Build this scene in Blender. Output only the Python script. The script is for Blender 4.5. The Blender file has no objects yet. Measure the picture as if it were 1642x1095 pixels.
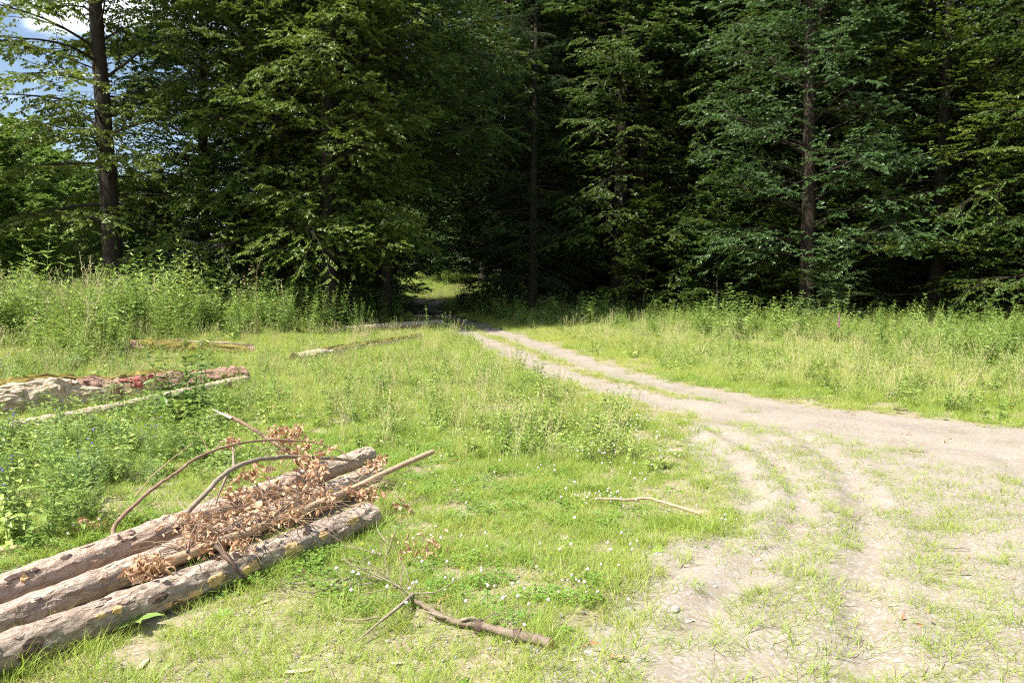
import bpy, math, random
import numpy as np
from mathutils import Vector, Matrix

# ------------------------------------------------------------------ camera, world, sun, exposure
S = bpy.context.scene
COL = S.collection
F_PX, CX, CY, HORIZON = 1277.0, 821.0, 547.5, 455.0
CAM_H = 1.75
PITCH = math.atan((CY - HORIZON) / F_PX)
cam_d = bpy.data.cameras.new('camera')
cam_d.sensor_width = 36.0
cam_d.lens = 36.0 * F_PX / 1642.0
cam_d.clip_start, cam_d.clip_end = 0.05, 2000.0
cam = bpy.data.objects.new('camera', cam_d)
COL.objects.link(cam)
cam.location = (0, 0, CAM_H)
cam.rotation_euler = (math.pi / 2 - PITCH, 0, 0)
S.camera = cam

SUN_EL, SUN_AZ = math.radians(57), math.atan2(-0.88, -0.47)      # azimuth from +Y towards +X
sun_vec = Vector((math.sin(SUN_AZ) * math.cos(SUN_EL), math.cos(SUN_AZ) * math.cos(SUN_EL), math.sin(SUN_EL)))
sd = bpy.data.lights.new('sun', 'SUN')
sd.energy, sd.angle, sd.color = 5.0, math.radians(0.53), (1.0, 0.955, 0.88)
so = bpy.data.objects.new('sun', sd)
so.rotation_euler = sun_vec.to_track_quat('Z', 'Y').to_euler()
so.location = (-20, -10, 40)
COL.objects.link(so)

W = bpy.data.worlds.new('World')
S.world = W
W.use_nodes = True
nt = W.node_tree
nt.nodes.clear()
sky = nt.nodes.new('ShaderNodeTexSky')
sky.sky_type = 'NISHITA'
sky.sun_disc = False
sky.sun_elevation = SUN_EL
sky.sun_rotation = SUN_AZ
bg = nt.nodes.new('ShaderNodeBackground')
bg.inputs['Strength'].default_value = 0.07
bgc = nt.nodes.new('ShaderNodeBackground')
bgc.inputs['Color'].default_value = (0.95, 0.97, 1.0, 1)
bgc.inputs['Strength'].default_value = 1.2
tc = nt.nodes.new('ShaderNodeTexCoord')
mp = nt.nodes.new('ShaderNodeMapping')
mp.inputs['Scale'].default_value = (1.0, 1.0, 2.2)
mp.inputs['Location'].default_value = (0.35, 0.1, 0.0)
nz = nt.nodes.new('ShaderNodeTexNoise')
nz.inputs['Scale'].default_value = 2.6
nz.inputs['Detail'].default_value = 9
nz.inputs['Roughness'].default_value = 0.55
rp = nt.nodes.new('ShaderNodeValToRGB')
rp.color_ramp.elements[0].position, rp.color_ramp.elements[1].position = 0.53, 0.66
mx = nt.nodes.new('ShaderNodeMixShader')
wo = nt.nodes.new('ShaderNodeOutputWorld')
L = nt.links.new
L(tc.outputs['Generated'], mp.inputs['Vector']); L(mp.outputs['Vector'], nz.inputs['Vector'])
L(nz.outputs['Fac'], rp.inputs['Fac']); L(rp.outputs['Color'], mx.inputs['Fac'])
L(sky.outputs['Color'], bg.inputs['Color']); L(bg.outputs[0], mx.inputs[1]); L(bgc.outputs[0], mx.inputs[2])
L(mx.outputs[0], wo.inputs['Surface'])

S.view_settings.view_transform = 'Standard'
S.view_settings.look = 'None'
S.view_settings.exposure = 1.32
S.view_settings.gamma = 1.0
S.view_settings.use_curve_mapping = False
S.render.engine = 'CYCLES'
S.cycles.max_bounces = 6
S.cycles.diffuse_bounces = 3
S.cycles.glossy_bounces = 2
S.cycles.transmission_bounces = 4
S.cycles.transparent_max_bounces = 4
S.cycles.use_denoising = False
S.cycles.filter_width = 1.15
S.cycles.sample_clamp_indirect = 4.0

# ------------------------------------------------------------------ helpers
rs = np.random.RandomState(7)
rnd = random.Random(11)


def vnoise_tab(seed):
    return np.random.RandomState(seed).rand(256, 256)


_tabs = [vnoise_tab(i) for i in range(6)]


def vnoise(x, y, s=0):
    x = np.asarray(x, float); y = np.asarray(y, float)
    xi = np.floor(x).astype(int); yi = np.floor(y).astype(int)
    fx = x - xi; fy = y - yi
    fx = fx * fx * (3 - 2 * fx); fy = fy * fy * (3 - 2 * fy)
    t = _tabs[s]
    a = t[xi & 255, yi & 255]; b = t[(xi + 1) & 255, yi & 255]
    c = t[xi & 255, (yi + 1) & 255]; d = t[(xi + 1) & 255, (yi + 1) & 255]
    return (a * (1 - fx) + b * fx) * (1 - fy) + (c * (1 - fx) + d * fx) * fy


def fbm(x, y, s=0, o=4):
    v = 0; a = 0.5; n = 0
    for i in range(o):
        v = v + a * vnoise(x * 2 ** i + 17.3 * i, y * 2 ** i + 5.1 * i, (s + i) % 6)
        n += a; a *= 0.5
    return v / n


def sstep(a, b, x):
    t = np.clip((np.asarray(x, float) - a) / (b - a), 0, 1)
    return t * t * (3 - 2 * t)


def poly_dist(x, y, pts):
    """distance to a polyline, signed side (+ right) and arc parameter"""
    x = np.asarray(x, float); y = np.asarray(y, float)
    best = np.full(x.shape, 1e9); side = np.zeros(x.shape); arc = np.zeros(x.shape); acc = 0
    for (x0, y0), (x1, y1) in zip(pts[:-1], pts[1:]):
        dx, dy = x1 - x0, y1 - y0
        l = math.hypot(dx, dy)
        t = np.clip(((x - x0) * dx + (y - y0) * dy) / l ** 2, 0, 1)
        ex, ey = x - x0 - t * dx, y - y0 - t * dy
        d = np.hypot(ex, ey)
        m = d < best
        best = np.where(m, d, best)
        side = np.where(m, np.sign(ex * dy - ey * dx), side)
        arc = np.where(m, acc + t * l, arc)
        acc += l
    return best, side, arc


def poly_sdf(x, y, pts):
    """signed distance to a closed polygon, negative inside"""
    x = np.asarray(x, float); y = np.asarray(y, float)
    ins = np.zeros(x.shape, bool)
    best = np.full(x.shape, 1e9)
    n = len(pts)
    for i in range(n):
        x0, y0 = pts[i]; x1, y1 = pts[(i + 1) % n]
        dx, dy = x1 - x0, y1 - y0
        t = np.clip(((x - x0) * dx + (y - y0) * dy) / (dx * dx + dy * dy + 1e-12), 0, 1)
        best = np.minimum(best, np.hypot(x - x0 - t * dx, y - y0 - t * dy))
        c = ((y0 > y) != (y1 > y))
        with np.errstate(divide='ignore', invalid='ignore'):
            xx = dx * (y - y0) / (dy if dy != 0 else 1e-12) + x0
        ins ^= c & (x < xx)
    return np.where(ins, -best, best)


# ---- the lie of the land
ROAD = [(14.5, 4.3), (9.0, 6.35), (5.9, 8.3), (3.75, 10.3), (2.5, 12.6), (1.4, 15.6), (0.35, 21.3), (-1.6, 31.5), (-4.0, 42), (-6.0, 52), (-6.1, 60), (-5.0, 68), (-3.2, 78), (2, 92), (14, 115)]
RUTS = [[(2.0, 9.6), (2.19, 7.8), (2.0, 6.3), (1.42, 5.2), (0.85, 4.45), (0.35, 3.75)],
        [(2.45, 9.4), (2.62, 7.9), (2.45, 6.6), (1.98, 5.5), (1.35, 4.6), (0.95, 3.9)],
        [(3.3, 9.3), (3.25, 7.9), (2.85, 6.3), (2.35, 5.1), (1.9, 4.2), (1.6, 3.4)],
        [(5.0, 8.0), (4.5, 6.6), (3.7, 5.2), (3.0, 4.2), (2.5, 3.4)],
        [(5.9, 6.9), (5.0, 5.6), (4.1, 4.4), (3.5, 3.6)]]


def H(x, y):
    x = np.asarray(x, float); y = np.asarray(y, float)
    e = np.clip(y - 40, 0, None)
    z = np.where(e < 45, 0.00125 * e * e, 0.00125 * 45 * 45 + 0.03 * (e - 45))
    z = z + 0.45 * sstep(-6, -11, x) * sstep(13, 20, y)
    rd, rsd, _ = poly_dist(x, y, ROAD)
    off = sstep(1.2, 4.5, rd)
    z = z + off * (0.9 * np.exp(-((x + 8.5) / 3.2) ** 2 - ((y - 47) / 9.0) ** 2) + 0.5 * np.exp(-((x + 0.5) / 4) ** 2 - ((y - 52) / 9.0) ** 2))
    z = z + off * 0.14 * (fbm(x * 0.25, y * 0.25, 1, 3) - 0.5) + (0.35 + 0.65 * off) * 0.05 * (fbm(x * 1.3, y * 1.3, 2, 3) - 0.5)
    near = sstep(26, 14, y) * sstep(-3, 1.5, y)
    z = z + near * (0.022 * (fbm(x * 6, y * 6, 3, 3) - 0.5) + 0.005 * (fbm(x * 19, y * 19, 5, 2) - 0.5))
    for r in RUTS:
        d, _, _ = poly_dist(x, y, r)
        wv = 0.6 + 0.8 * fbm(x * 1.5, y * 1.5, 0, 2)
        z = z - near * 0.026 * wv * np.exp(-(d / 0.11) ** 2) * (1 + 0.35 * np.sin(poly_dist(x, y, r)[2] * 42)) + near * 0.018 * wv * np.exp(-((d - 0.22) / 0.09) ** 2)
    tr = np.abs(rd - 0.62)
    z = z - 0.03 * np.exp(-(tr / 0.28) ** 2)
    return z


def gp(px, py, z=None):
    """where the line of sight through a photo pixel meets the ground (or a level z)"""
    xc, yc = (px - CX) / F_PX, -(py - CY) / F_PX
    d = np.array([xc, math.cos(PITCH) + yc * math.sin(PITCH), -math.sin(PITCH) + yc * math.cos(PITCH)])
    lev = 0.0 if z is None else z
    for _ in range(1 if z is not None else 6):
        t = (lev - CAM_H) / min(d[2], -1e-3)
        p = d * t
        if z is None:
            lev = float(H(p[0], p[1]))
    return Vector((p[0], p[1], lev))


def at(px, y, z=None, up=0.0):
    """ground point at distance y along the column px"""
    x = (px - CX) / F_PX * y
    return Vector((x, y, float(H(x, y)) + up if z is None else z))


LAYBY = [tuple(gp(*q)[:2]) for q in [(1062, 668), (1095, 705), (1125, 770), (1130, 830), (1090, 890), (1010, 930), (960, 985), (900, 1030), (835, 1090)]] + \
        [(0.1, 2.6), (1.0, 0.5), (12, 0.5), (14, 4), (9, 6.4), (5.9, 8.3), (3.75, 10.3)]
CROSSFOOT = [tuple(gp(*q)[:2]) for q in [(340, 985), (420, 940), (520, 975), (560, 1010), (640, 1005), (760, 1010), (850, 1045), (900, 1095), (420, 1130), (330, 1060)]]
TALLMID = [tuple(gp(*q)[:2]) for q in [(330, 620), (420, 560), (560, 540), (725, 530), (800, 558), (880, 606), (960, 640), (1040, 700), (1060, 760), (960, 770), (820, 750), (700, 735), (560, 680), (420, 650)]]


def road_mask(x, y):
    d, s, arc = poly_dist(x, y, ROAD)
    w = 0.98 + 0.22 * (fbm(x * 0.8, y * 0.8, 4, 3) - 0.5) + 0.35 * sstep(11, 7, y)
    m = sstep(w + 0.22, w - 0.18, d + 0.25 * (fbm(x * 3, y * 3, 5, 3) - 0.5))
    strip = sstep(0.34, 0.12, d + 0.22 * (fbm(x * 3, y * 3, 2, 3) - 0.5) + 0.05) * sstep(10.5, 13, y)
    far = sstep(56, 64, y) * sstep(0.25, 0.6, fbm(x * 0.9, y * 0.5, 0, 3) + 0.25)
    return m * (1 - 0.9 * strip) * (1 - 0.8 * far)


def layby_mask(x, y):
    sd_ = poly_sdf(x, y, LAYBY) + 0.9 * (fbm(x * 1.1, y * 1.1, 0, 4) - 0.5)
    return sstep(0.45, -0.75, sd_)


def bare_mask(x, y):
    """bare ground: road, lay-by and worn patches"""
    r = road_mask(x, y)
    lb = layby_mask(x, y)
    cf = sstep(0.25, -0.3, poly_sdf(x, y, CROSSFOOT) + 0.8 * (fbm(x * 1.6, y * 1.6, 3, 3) - 0.5))
    patch = sstep(0.58, 0.70, fbm(x * 1.5 + 9, y * 1.5, 1, 4)) * sstep(8, 5.5, y)
    return np.clip(np.maximum(np.maximum(r, lb * 0.97), np.maximum(0.9 * cf, 0.85 * patch)), 0, 1)


# ---- meshes
def mesh_np(name, V, F, mats=(), smooth=True, attrs=None, midx=None, cattrs=None):
    me = bpy.data.meshes.new(name)
    V = np.asarray(V, np.float32).reshape(-1, 3)
    Fl = [np.asarray(f, np.int32) for f in (F if isinstance(F, list) else [F]) if len(f)]
    nl = sum(f.size for f in Fl); npoly = sum(len(f) for f in Fl)
    me.vertices.add(len(V)); me.vertices.foreach_set('co', V.ravel())
    me.loops.add(nl); me.polygons.add(npoly)
    me.loops.foreach_set('vertex_index', np.concatenate([f.ravel() for f in Fl]))
    st = []; o = 0
    for f in Fl:
        st.append(o + np.arange(len(f)) * f.shape[1]); o += f.size
    me.polygons.foreach_set('loop_start', np.concatenate(st).astype(np.int32))
    me.polygons.foreach_set('use_smooth', np.full(npoly, bool(smooth)))
    if midx is not None:
        me.polygons.foreach_set('material_index', np.asarray(midx, np.int32))
    me.update(calc_edges=True)
    for k, v in (attrs or {}).items():
        a = me.attributes.new(k, 'FLOAT', 'POINT'); a.data.foreach_set('value', np.asarray(v, np.float32))
    for m in mats:
        me.materials.append(m)
    return me


def obj(name, me, parent=None, loc=None, kind=None, link=True):
    o = bpy.data.objects.new(name, me)
    if link:
        COL.objects.link(o)
    if parent is not None:
        o.parent = parent
    if loc is not None:
        o.location = loc
    if kind:
        o['kind'] = kind
    return o


def tag(o, label, cat, group=None):
    o['label'] = label; o['category'] = cat
    if group:
        o['group'] = group
    return o


def empty(name, loc, rz=0, scale=1.0):
    o = bpy.data.objects.new(name, None)
    o.empty_display_size = 0.2
    COL.objects.link(o)
    o.location = loc; o.rotation_euler = (0, 0, rz); o.scale = (scale,) * 3
    return o


def copy_tree(o, loc, rz, scale, label, group=None, tilt=(0, 0)):
    c = o.copy(); COL.objects.link(c)
    c.location = loc; c.rotation_euler = (tilt[0], tilt[1], rz); c.scale = (scale,) * 3 if not hasattr(scale, '__len__') else scale
    c['label'] = label
    if group:
        c['group'] = group
    elif 'group' in c:
        del c['group']
    for ch in o.children:
        d = ch.copy(); COL.objects.link(d); d.parent = c
        for g in ch.children:
            e = g.copy(); COL.objects.link(e); e.parent = d
    return c


def unit(v):
    return v / (np.linalg.norm(v, axis=-1, keepdims=True) + 1e-9)


def tubes(P, R, k=6, cap=True):
    """P (B,N,3), R (B,N): tubes with k sides"""
    P = np.asarray(P, float); R = np.asarray(R, float)
    if P.ndim == 2:
        P = P[None]; R = R[None]
    B, N, _ = P.shape
    T = unit(np.gradient(P, axis=1))
    ref = np.where(np.abs(T[..., 2:3]) > 0.85, np.array([1.0, 0.13, 0]), np.array([0.0, 0.05, 1.0]))
    ref = np.broadcast_to(ref[:, :1] if N < 40 else ref[:, :1], T.shape)
    A = unit(np.cross(T, ref)); Bn = np.cross(T, A)
    ang = np.arange(k) * 2 * math.pi / k
    V = P[:, :, None] + R[:, :, None, None] * (np.cos(ang)[:, None] * A[:, :, None] + np.sin(ang)[:, None] * Bn[:, :, None])
    idx = np.arange(B * N * k).reshape(B, N, k)
    a = idx[:, :-1]; b = np.roll(a, -1, 2); d = idx[:, 1:]; c = np.roll(d, -1, 2)
    Q = np.stack([a, b, c, d], -1).reshape(-1, 4)
    V = V.reshape(-1, 3)
    if cap:
        n0 = len(V)
        V = np.concatenate([V, P[:, 0], P[:, -1]])
        c0 = n0 + np.arange(B); c1 = n0 + B + np.arange(B)
        t0 = np.stack([np.roll(idx[:, 0], -1, 1), idx[:, 0], np.repeat(c0[:, None], k, 1)], -1).reshape(-1, 3)
        t1 = np.stack([idx[:, -1], np.roll(idx[:, -1], -1, 1), np.repeat(c1[:, None], k, 1)], -1).reshape(-1, 3)
        return V, [Q, np.concatenate([t0, t1])]
    return V, [Q]


def spline(pts, n):
    P = np.asarray(pts, float)
    m = len(P)
    Pe = np.vstack([2 * P[0] - P[1], P, 2 * P[-1] - P[-2]])
    out = []
    for t in np.linspace(0, m - 1, n):
        i = min(int(t), m - 2); u = t - i
        a, b, c, d = Pe[i], Pe[i + 1], Pe[i + 2], Pe[i + 3]
        out.append(0.5 * (2 * b + (c - a) * u + (2 * a - 5 * b + 4 * c - d) * u * u + (3 * b - a - 3 * c + d) * u ** 3))
    return np.array(out)


def join(parts):
    """parts: list of (V, [faces...]) -> V, [quads, tris]"""
    Vs = []; by = {}; o = 0
    for V, Fs in parts:
        Vs.append(V)
        for f in Fs:
            if len(f):
                by.setdefault(f.shape[1], []).append(f + o)
        o += len(V)
    return np.concatenate(Vs), [np.concatenate(by[k]) for k in sorted(by)]


# ------------------------------------------------------------------ materials
class NT:
    def __init__(s, name):
        s.m = bpy.data.materials.new(name); s.m.use_nodes = True
        s.t = s.m.node_tree; s.t.nodes.clear()
        s.out = s.n('ShaderNodeOutputMaterial')

    def n(s, typ, **kw):
        nd = s.t.nodes.new(typ)
        for k, v in kw.items():
            setattr(nd, k, v)
        return nd

    def l(s, a, b):
        s.t.links.new(a, b)

    def val(s, inp, v):
        if hasattr(v, 'is_linked') or hasattr(v, 'links'):
            s.l(v, inp)
        else:
            inp.default_value = v if not (isinstance(v, tuple) and len(v) == 3 and inp.type == 'RGBA') else (*v, 1)

    def mix(s, f, a, b, mode='MIX'):
        nd = s.n('ShaderNodeMix', data_type='RGBA', blend_type=mode)
        s.val(nd.inputs[0], f); s.val(nd.inputs[6], a); s.val(nd.inputs[7], b)
        return nd.outputs[2]

    def math(s, op, a, b=0.0, c=None):
        nd = s.n('ShaderNodeMath', operation=op)
        s.val(nd.inputs[0], a); s.val(nd.inputs[1], b)
        if c is not None:
            s.val(nd.inputs[2], c)
        return nd.outputs[0]

    def noise(s, scale, detail=3, rough=0.5, vec=None, dist=0.0):
        nd = s.n('ShaderNodeTexNoise')
        nd.inputs['Scale'].default_value = scale; nd.inputs['Detail'].default_value = detail
        nd.inputs['Roughness'].default_value = rough; nd.inputs['Distortion'].default_value = dist
        if vec is not None:
            s.l(vec, nd.inputs['Vector'])
        return nd.outputs['Fac']

    def vor(s, scale, vec=None, feature='F1', out='Distance'):
        nd = s.n('ShaderNodeTexVoronoi', feature=feature)
        nd.inputs['Scale'].default_value = scale
        if vec is not None:
            s.l(vec, nd.inputs['Vector'])
        return nd.outputs[out]

    def ramp(s, f, a, b, va=0.0, vb=1.0):
        nd = s.n('ShaderNodeMapRange'); nd.interpolation_type = 'SMOOTHSTEP'
        s.val(nd.inputs[0], f); nd.inputs[1].default_value = a; nd.inputs[2].default_value = b
        nd.inputs[3].default_value = va; nd.inputs[4].default_value = vb
        return nd.outputs[0]

    def attr(s, name, inst=False):
        nd = s.n('ShaderNodeAttribute', attribute_name=name)
        if inst:
            nd.attribute_type = 'INSTANCER'
        return nd.outputs['Fac']

    def coord(s, kind='Object', scale=None):
        nd = s.n('ShaderNodeTexCoord').outputs[kind]
        if scale is not None:
            mpn = s.n('ShaderNodeMapping'); mpn.inputs['Scale'].default_value = scale
            s.l(nd, mpn.inputs['Vector']); return mpn.outputs['Vector']
        return nd

    def pos(s):
        return s.n('ShaderNodeNewGeometry').outputs['Position']

    def bump(s, h, strength=0.5, dist=0.02, prev=None):
        nd = s.n('ShaderNodeBump'); nd.inputs['Strength'].default_value = strength; nd.inputs['Distance'].default_value = dist
        s.l(h, nd.inputs['Height'])
        if prev is not None:
            s.l(prev, nd.inputs['Normal'])
        return nd.outputs['Normal']

    def principled(s, col, rough=0.8, spec=0.3, nrm=None):
        nd = s.n('ShaderNodeBsdfPrincipled')
        s.val(nd.inputs['Base Color'], col); s.val(nd.inputs['Roughness'], rough)
        nd.inputs['Specular IOR Level'].default_value = spec
        if nrm is not None:
            s.l(nrm, nd.inputs['Normal'])
        return nd.outputs[0]

    def done(s, sh):
        s.l(sh, s.out.inputs['Surface']); return s.m


def leaf_mat(name, c1, c2, c3=None, trans=0.35, tcol=(0.16, 0.26, 0.03), rough=0.42, spec=0.4, inst=False):
    t = NT(name)
    v = t.attr('v')
    col = t.mix(v, c1, c2)
    if inst:
        col = t.mix(t.attr('tint', True), col, c3 if c3 else c2)
    elif c3:
        oi = t.n('ShaderNodeObjectInfo').outputs['Random']
        col = t.mix(oi, col, t.mix(0.55, col, c3))
    p = t.principled(col, rough, spec)
    tr = t.n('ShaderNodeBsdfTranslucent')
    t.l(t.mix(0.55, col, tcol), tr.inputs['Color'])
    m = t.n('ShaderNodeMixShader'); m.inputs[0].default_value = trans
    t.l(p, m.inputs[1]); t.l(tr.outputs[0], m.inputs[2])
    return t.done(m.outputs[0])


M = {}
M['beech'] = leaf_mat('beech_leaf', (0.018, 0.044, 0.007), (0.062, 0.105, 0.017), (0.085, 0.105, 0.014), trans=0.28, spec=0.2)  # beech leaf with the shade of the wood put into a darker colour
M['beech_sunlit'] = leaf_mat('sunlit_beech_leaf', (0.030, 0.062, 0.009), (0.125, 0.175, 0.028), (0.13, 0.15, 0.02), trans=0.36, tcol=(0.22, 0.32, 0.03), spec=0.3)  # same beech leaf, sunlight on the crowns put into a lighter colour
M['bushleaf'] = leaf_mat('bush_leaf', (0.10, 0.20, 0.022), (0.19, 0.30, 0.045), (0.20, 0.28, 0.04), trans=0.35)
M['oak'] = leaf_mat('oak_leaf', (0.024, 0.06, 0.018), (0.066, 0.125, 0.04), (0.08, 0.13, 0.03), trans=0.28, rough=0.4, spec=0.3)
M['needle'] = leaf_mat('spruce_needle', (0.013, 0.032, 0.009), (0.026, 0.052, 0.014), (0.03, 0.05, 0.014), trans=0.1, spec=0.15, rough=0.6)
M['elder'] = leaf_mat('elder_leaf', (0.045, 0.095, 0.03), (0.09, 0.15, 0.06), (0.11, 0.17, 0.05), trans=0.3)
M['grass'] = leaf_mat('grass_blade', (0.165, 0.285, 0.034), (0.30, 0.40, 0.062), (0.43, 0.43, 0.115), trans=0.42, tcol=(0.44, 0.57, 0.055), rough=0.5, spec=0.35, inst=True)
M['straw'] = leaf_mat('straw_stalk', (0.44, 0.44, 0.17), (0.56, 0.53, 0.26), (0.55, 0.47, 0.24), trans=0.2, tcol=(0.4, 0.36, 0.12), rough=0.6, inst=True)
M['clover'] = leaf_mat('clover_leaf', (0.11, 0.24, 0.035), (0.18, 0.32, 0.055), (0.25, 0.36, 0.06), trans=0.35, tcol=(0.2, 0.36, 0.04), inst=True)
M['herb'] = leaf_mat('herb_leaf', (0.115, 0.215, 0.035), (0.25, 0.355, 0.075), (0.34, 0.42, 0.10), trans=0.35, tcol=(0.22, 0.34, 0.04), inst=True)
M['herbsolo'] = leaf_mat('weed_leaf', (0.13, 0.24, 0.05), (0.26, 0.37, 0.10), (0.30, 0.39, 0.09), trans=0.35, tcol=(0.2, 0.33, 0.04))
M['nettle'] = leaf_mat('nettle_leaf', (0.08, 0.16, 0.03), (0.16, 0.25, 0.06), (0.17, 0.25, 0.05), trans=0.3, tcol=(0.18, 0.3, 0.04))
M['vetch'] = leaf_mat('vetch_leaf', (0.12, 0.22, 0.06), (0.20, 0.31, 0.09), (0.27, 0.36, 0.09), trans=0.3, tcol=(0.16, 0.28, 0.05), inst=True)
M['deadleaf'] = leaf_mat('dead_leaf', (0.33, 0.185, 0.10), (0.66, 0.46, 0.30), (0.52, 0.33, 0.2), trans=0.25, tcol=(0.5, 0.26, 0.1), rough=0.6, spec=0.2)
M['litter'] = leaf_mat('litter_leaf', (0.20, 0.10, 0.05), (0.42, 0.27, 0.15), (0.3, 0.2, 0.1), trans=0.1, tcol=(0.4, 0.25, 0.1), rough=0.7, spec=0.2, inst=True)


def simple(name, col, rough=0.7, var=0.15, scale=20, spec=0.3):
    t = NT(name)
    n = t.noise(scale, 3, vec=t.coord())
    d = tuple(c * (1 - var) for c in col); e = tuple(min(1, c * (1 + var)) for c in col)
    return t.done(t.principled(t.mix(n, d, e), rough, spec))


M['white_petal'] = simple('clover_petal', (0.62, 0.56, 0.50), 0.7)
M['yellow_petal'] = simple('buttercup_petal', (0.75, 0.55, 0.03), 0.5)
M['blue_petal'] = simple('vetch_petal', (0.20, 0.14, 0.52), 0.6)
M['pink_petal'] = simple('foxglove_petal', (0.55, 0.12, 0.38), 0.6)
M['stem'] = simple('green_stem', (0.11, 0.16, 0.045), 0.6)
M['brownstem'] = simple('brown_stem', (0.23, 0.16, 0.09), 0.7)


def soil_mat(name, base, dark, gravel, green):
    t = NT(name)
    p = t.pos()
    n1 = t.noise(1.3, 5, 0.6, p); n2 = t.noise(14, 5, 0.65, p); n3 = t.noise(90, 3, 0.6, p)
    vo = t.vor(55, p); vcol = t.vor(55, p, out='Color')
    sep = t.n('ShaderNodeSeparateColor'); t.l(vcol, sep.inputs[0])
    c = t.mix(t.ramp(n1, 0.3, 0.7), base, dark)
    c = t.mix(t.ramp(n2, 0.35, 0.7), c, t.mix(0.5, c, dark))
    c = t.mix(t.math('MULTIPLY', t.ramp(sep.outputs[0], 0.5, 0.9), 0.65), c, gravel)
    c = t.mix(t.math('MULTIPLY', t.ramp(n3, 0.52, 0.75), 0.45), c, (0.12, 0.095, 0.07))
    if green:
        c = t.mix(t.math('MULTIPLY', t.ramp(t.noise(5, 4, 0.6, p), 0.4, 0.65), green), c, (0.12, 0.15, 0.035))
    h = t.math('ADD', t.math('MULTIPLY', vo, -0.5), t.math('ADD', n2, t.math('MULTIPLY', n3, 0.35)))
    return t.done(t.principled(c, 0.95, 0.15, t.bump(h, 0.4, 0.010)))


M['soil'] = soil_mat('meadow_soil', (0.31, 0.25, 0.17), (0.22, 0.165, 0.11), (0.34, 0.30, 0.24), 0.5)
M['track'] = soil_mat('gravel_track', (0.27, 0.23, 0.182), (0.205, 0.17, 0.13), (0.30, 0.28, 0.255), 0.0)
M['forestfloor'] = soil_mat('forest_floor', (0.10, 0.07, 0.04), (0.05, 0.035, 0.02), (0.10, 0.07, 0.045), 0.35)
M['stone'] = simple('field_stone', (0.29, 0.27, 0.245), 0.9, 0.3, 8)
M['pebble'] = simple('pebble', (0.27, 0.25, 0.23), 0.9, 0.6, 1.5)


def bark_mat(name, a, b, c, sc=(9, 9, 2.2), bump=0.9, coord='Object', bd=0.03):
    t = NT(name)
    v = t.coord(coord, sc)
    n1 = t.noise(2.2, 6, 0.65, v, 0.4); n2 = t.noise(9, 4, 0.6, v); vo = t.vor(4.5, v)
    col = t.mix(t.ramp(n1, 0.3, 0.68), a, b)
    col = t.mix(t.math('MULTIPLY', t.ramp(n2, 0.5, 0.72), 0.8), col, c)
    h = t.math('ADD', n1, t.math('MULTIPLY', t.math('ADD', n2, vo), 0.45))
    return t.done(t.principled(col, 0.85, 0.2, t.bump(h, bump, bd)))


M['trunk'] = bark_mat('tree_bark', (0.044, 0.034, 0.025), (0.026, 0.02, 0.015), (0.068, 0.058, 0.045))
M['darktrunk'] = bark_mat('dark_tree_bark', (0.05, 0.04, 0.03), (0.03, 0.024, 0.018), (0.07, 0.06, 0.05))
M['trunk_oak'] = bark_mat('oak_bark', (0.058, 0.043, 0.031), (0.032, 0.024, 0.017), (0.075, 0.06, 0.044), sc=(14, 14, 2.5), bump=1.0)
M['twig'] = bark_mat('twig_bark', (0.24, 0.165, 0.11), (0.155, 0.10, 0.065), (0.33, 0.25, 0.18), sc=(8, 8, 8), bd=0.004)
M['greytwig'] = bark_mat('grey_branch_bark', (0.27, 0.225, 0.165), (0.19, 0.15, 0.10), (0.35, 0.32, 0.26), sc=(12, 12, 12), bd=0.004)
M['fallenbark'] = bark_mat('fallen_branch_bark', (0.21, 0.165, 0.12), (0.13, 0.095, 0.065), (0.30, 0.26, 0.21), sc=(14, 14, 14), bd=0.006)
M['polebark'] = bark_mat('pole_bark', (0.42, 0.30, 0.20), (0.30, 0.20, 0.125), (0.48, 0.38, 0.27), sc=(10, 10, 10), bd=0.004)


def wood_end(name, a, b, ring=60):
    t = NT(name)
    v = t.coord('Object')
    n = t.noise(30, 4, 0.6, v); n2 = t.noise(7, 3, 0.6, v)
    col = t.mix(t.ramp(n, 0.35, 0.7), a, b)
    col = t.mix(t.math('MULTIPLY', t.ramp(n2, 0.5, 0.75), 0.5), col, tuple(x * 0.6 for x in b))
    return t.done(t.principled(col, 0.75, 0.2, t.bump(n, 0.5, 0.004)))


M['cutwood'] = wood_end('cut_wood', (0.58, 0.40, 0.20), (0.40, 0.25, 0.11))
M['palewood'] = wood_end('pale_wood', (0.60, 0.49, 0.36), (0.48, 0.37, 0.26))
M['darkbark'] = wood_end('dark_bark_patch', (0.11, 0.075, 0.055), (0.07, 0.045, 0.035))


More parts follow.
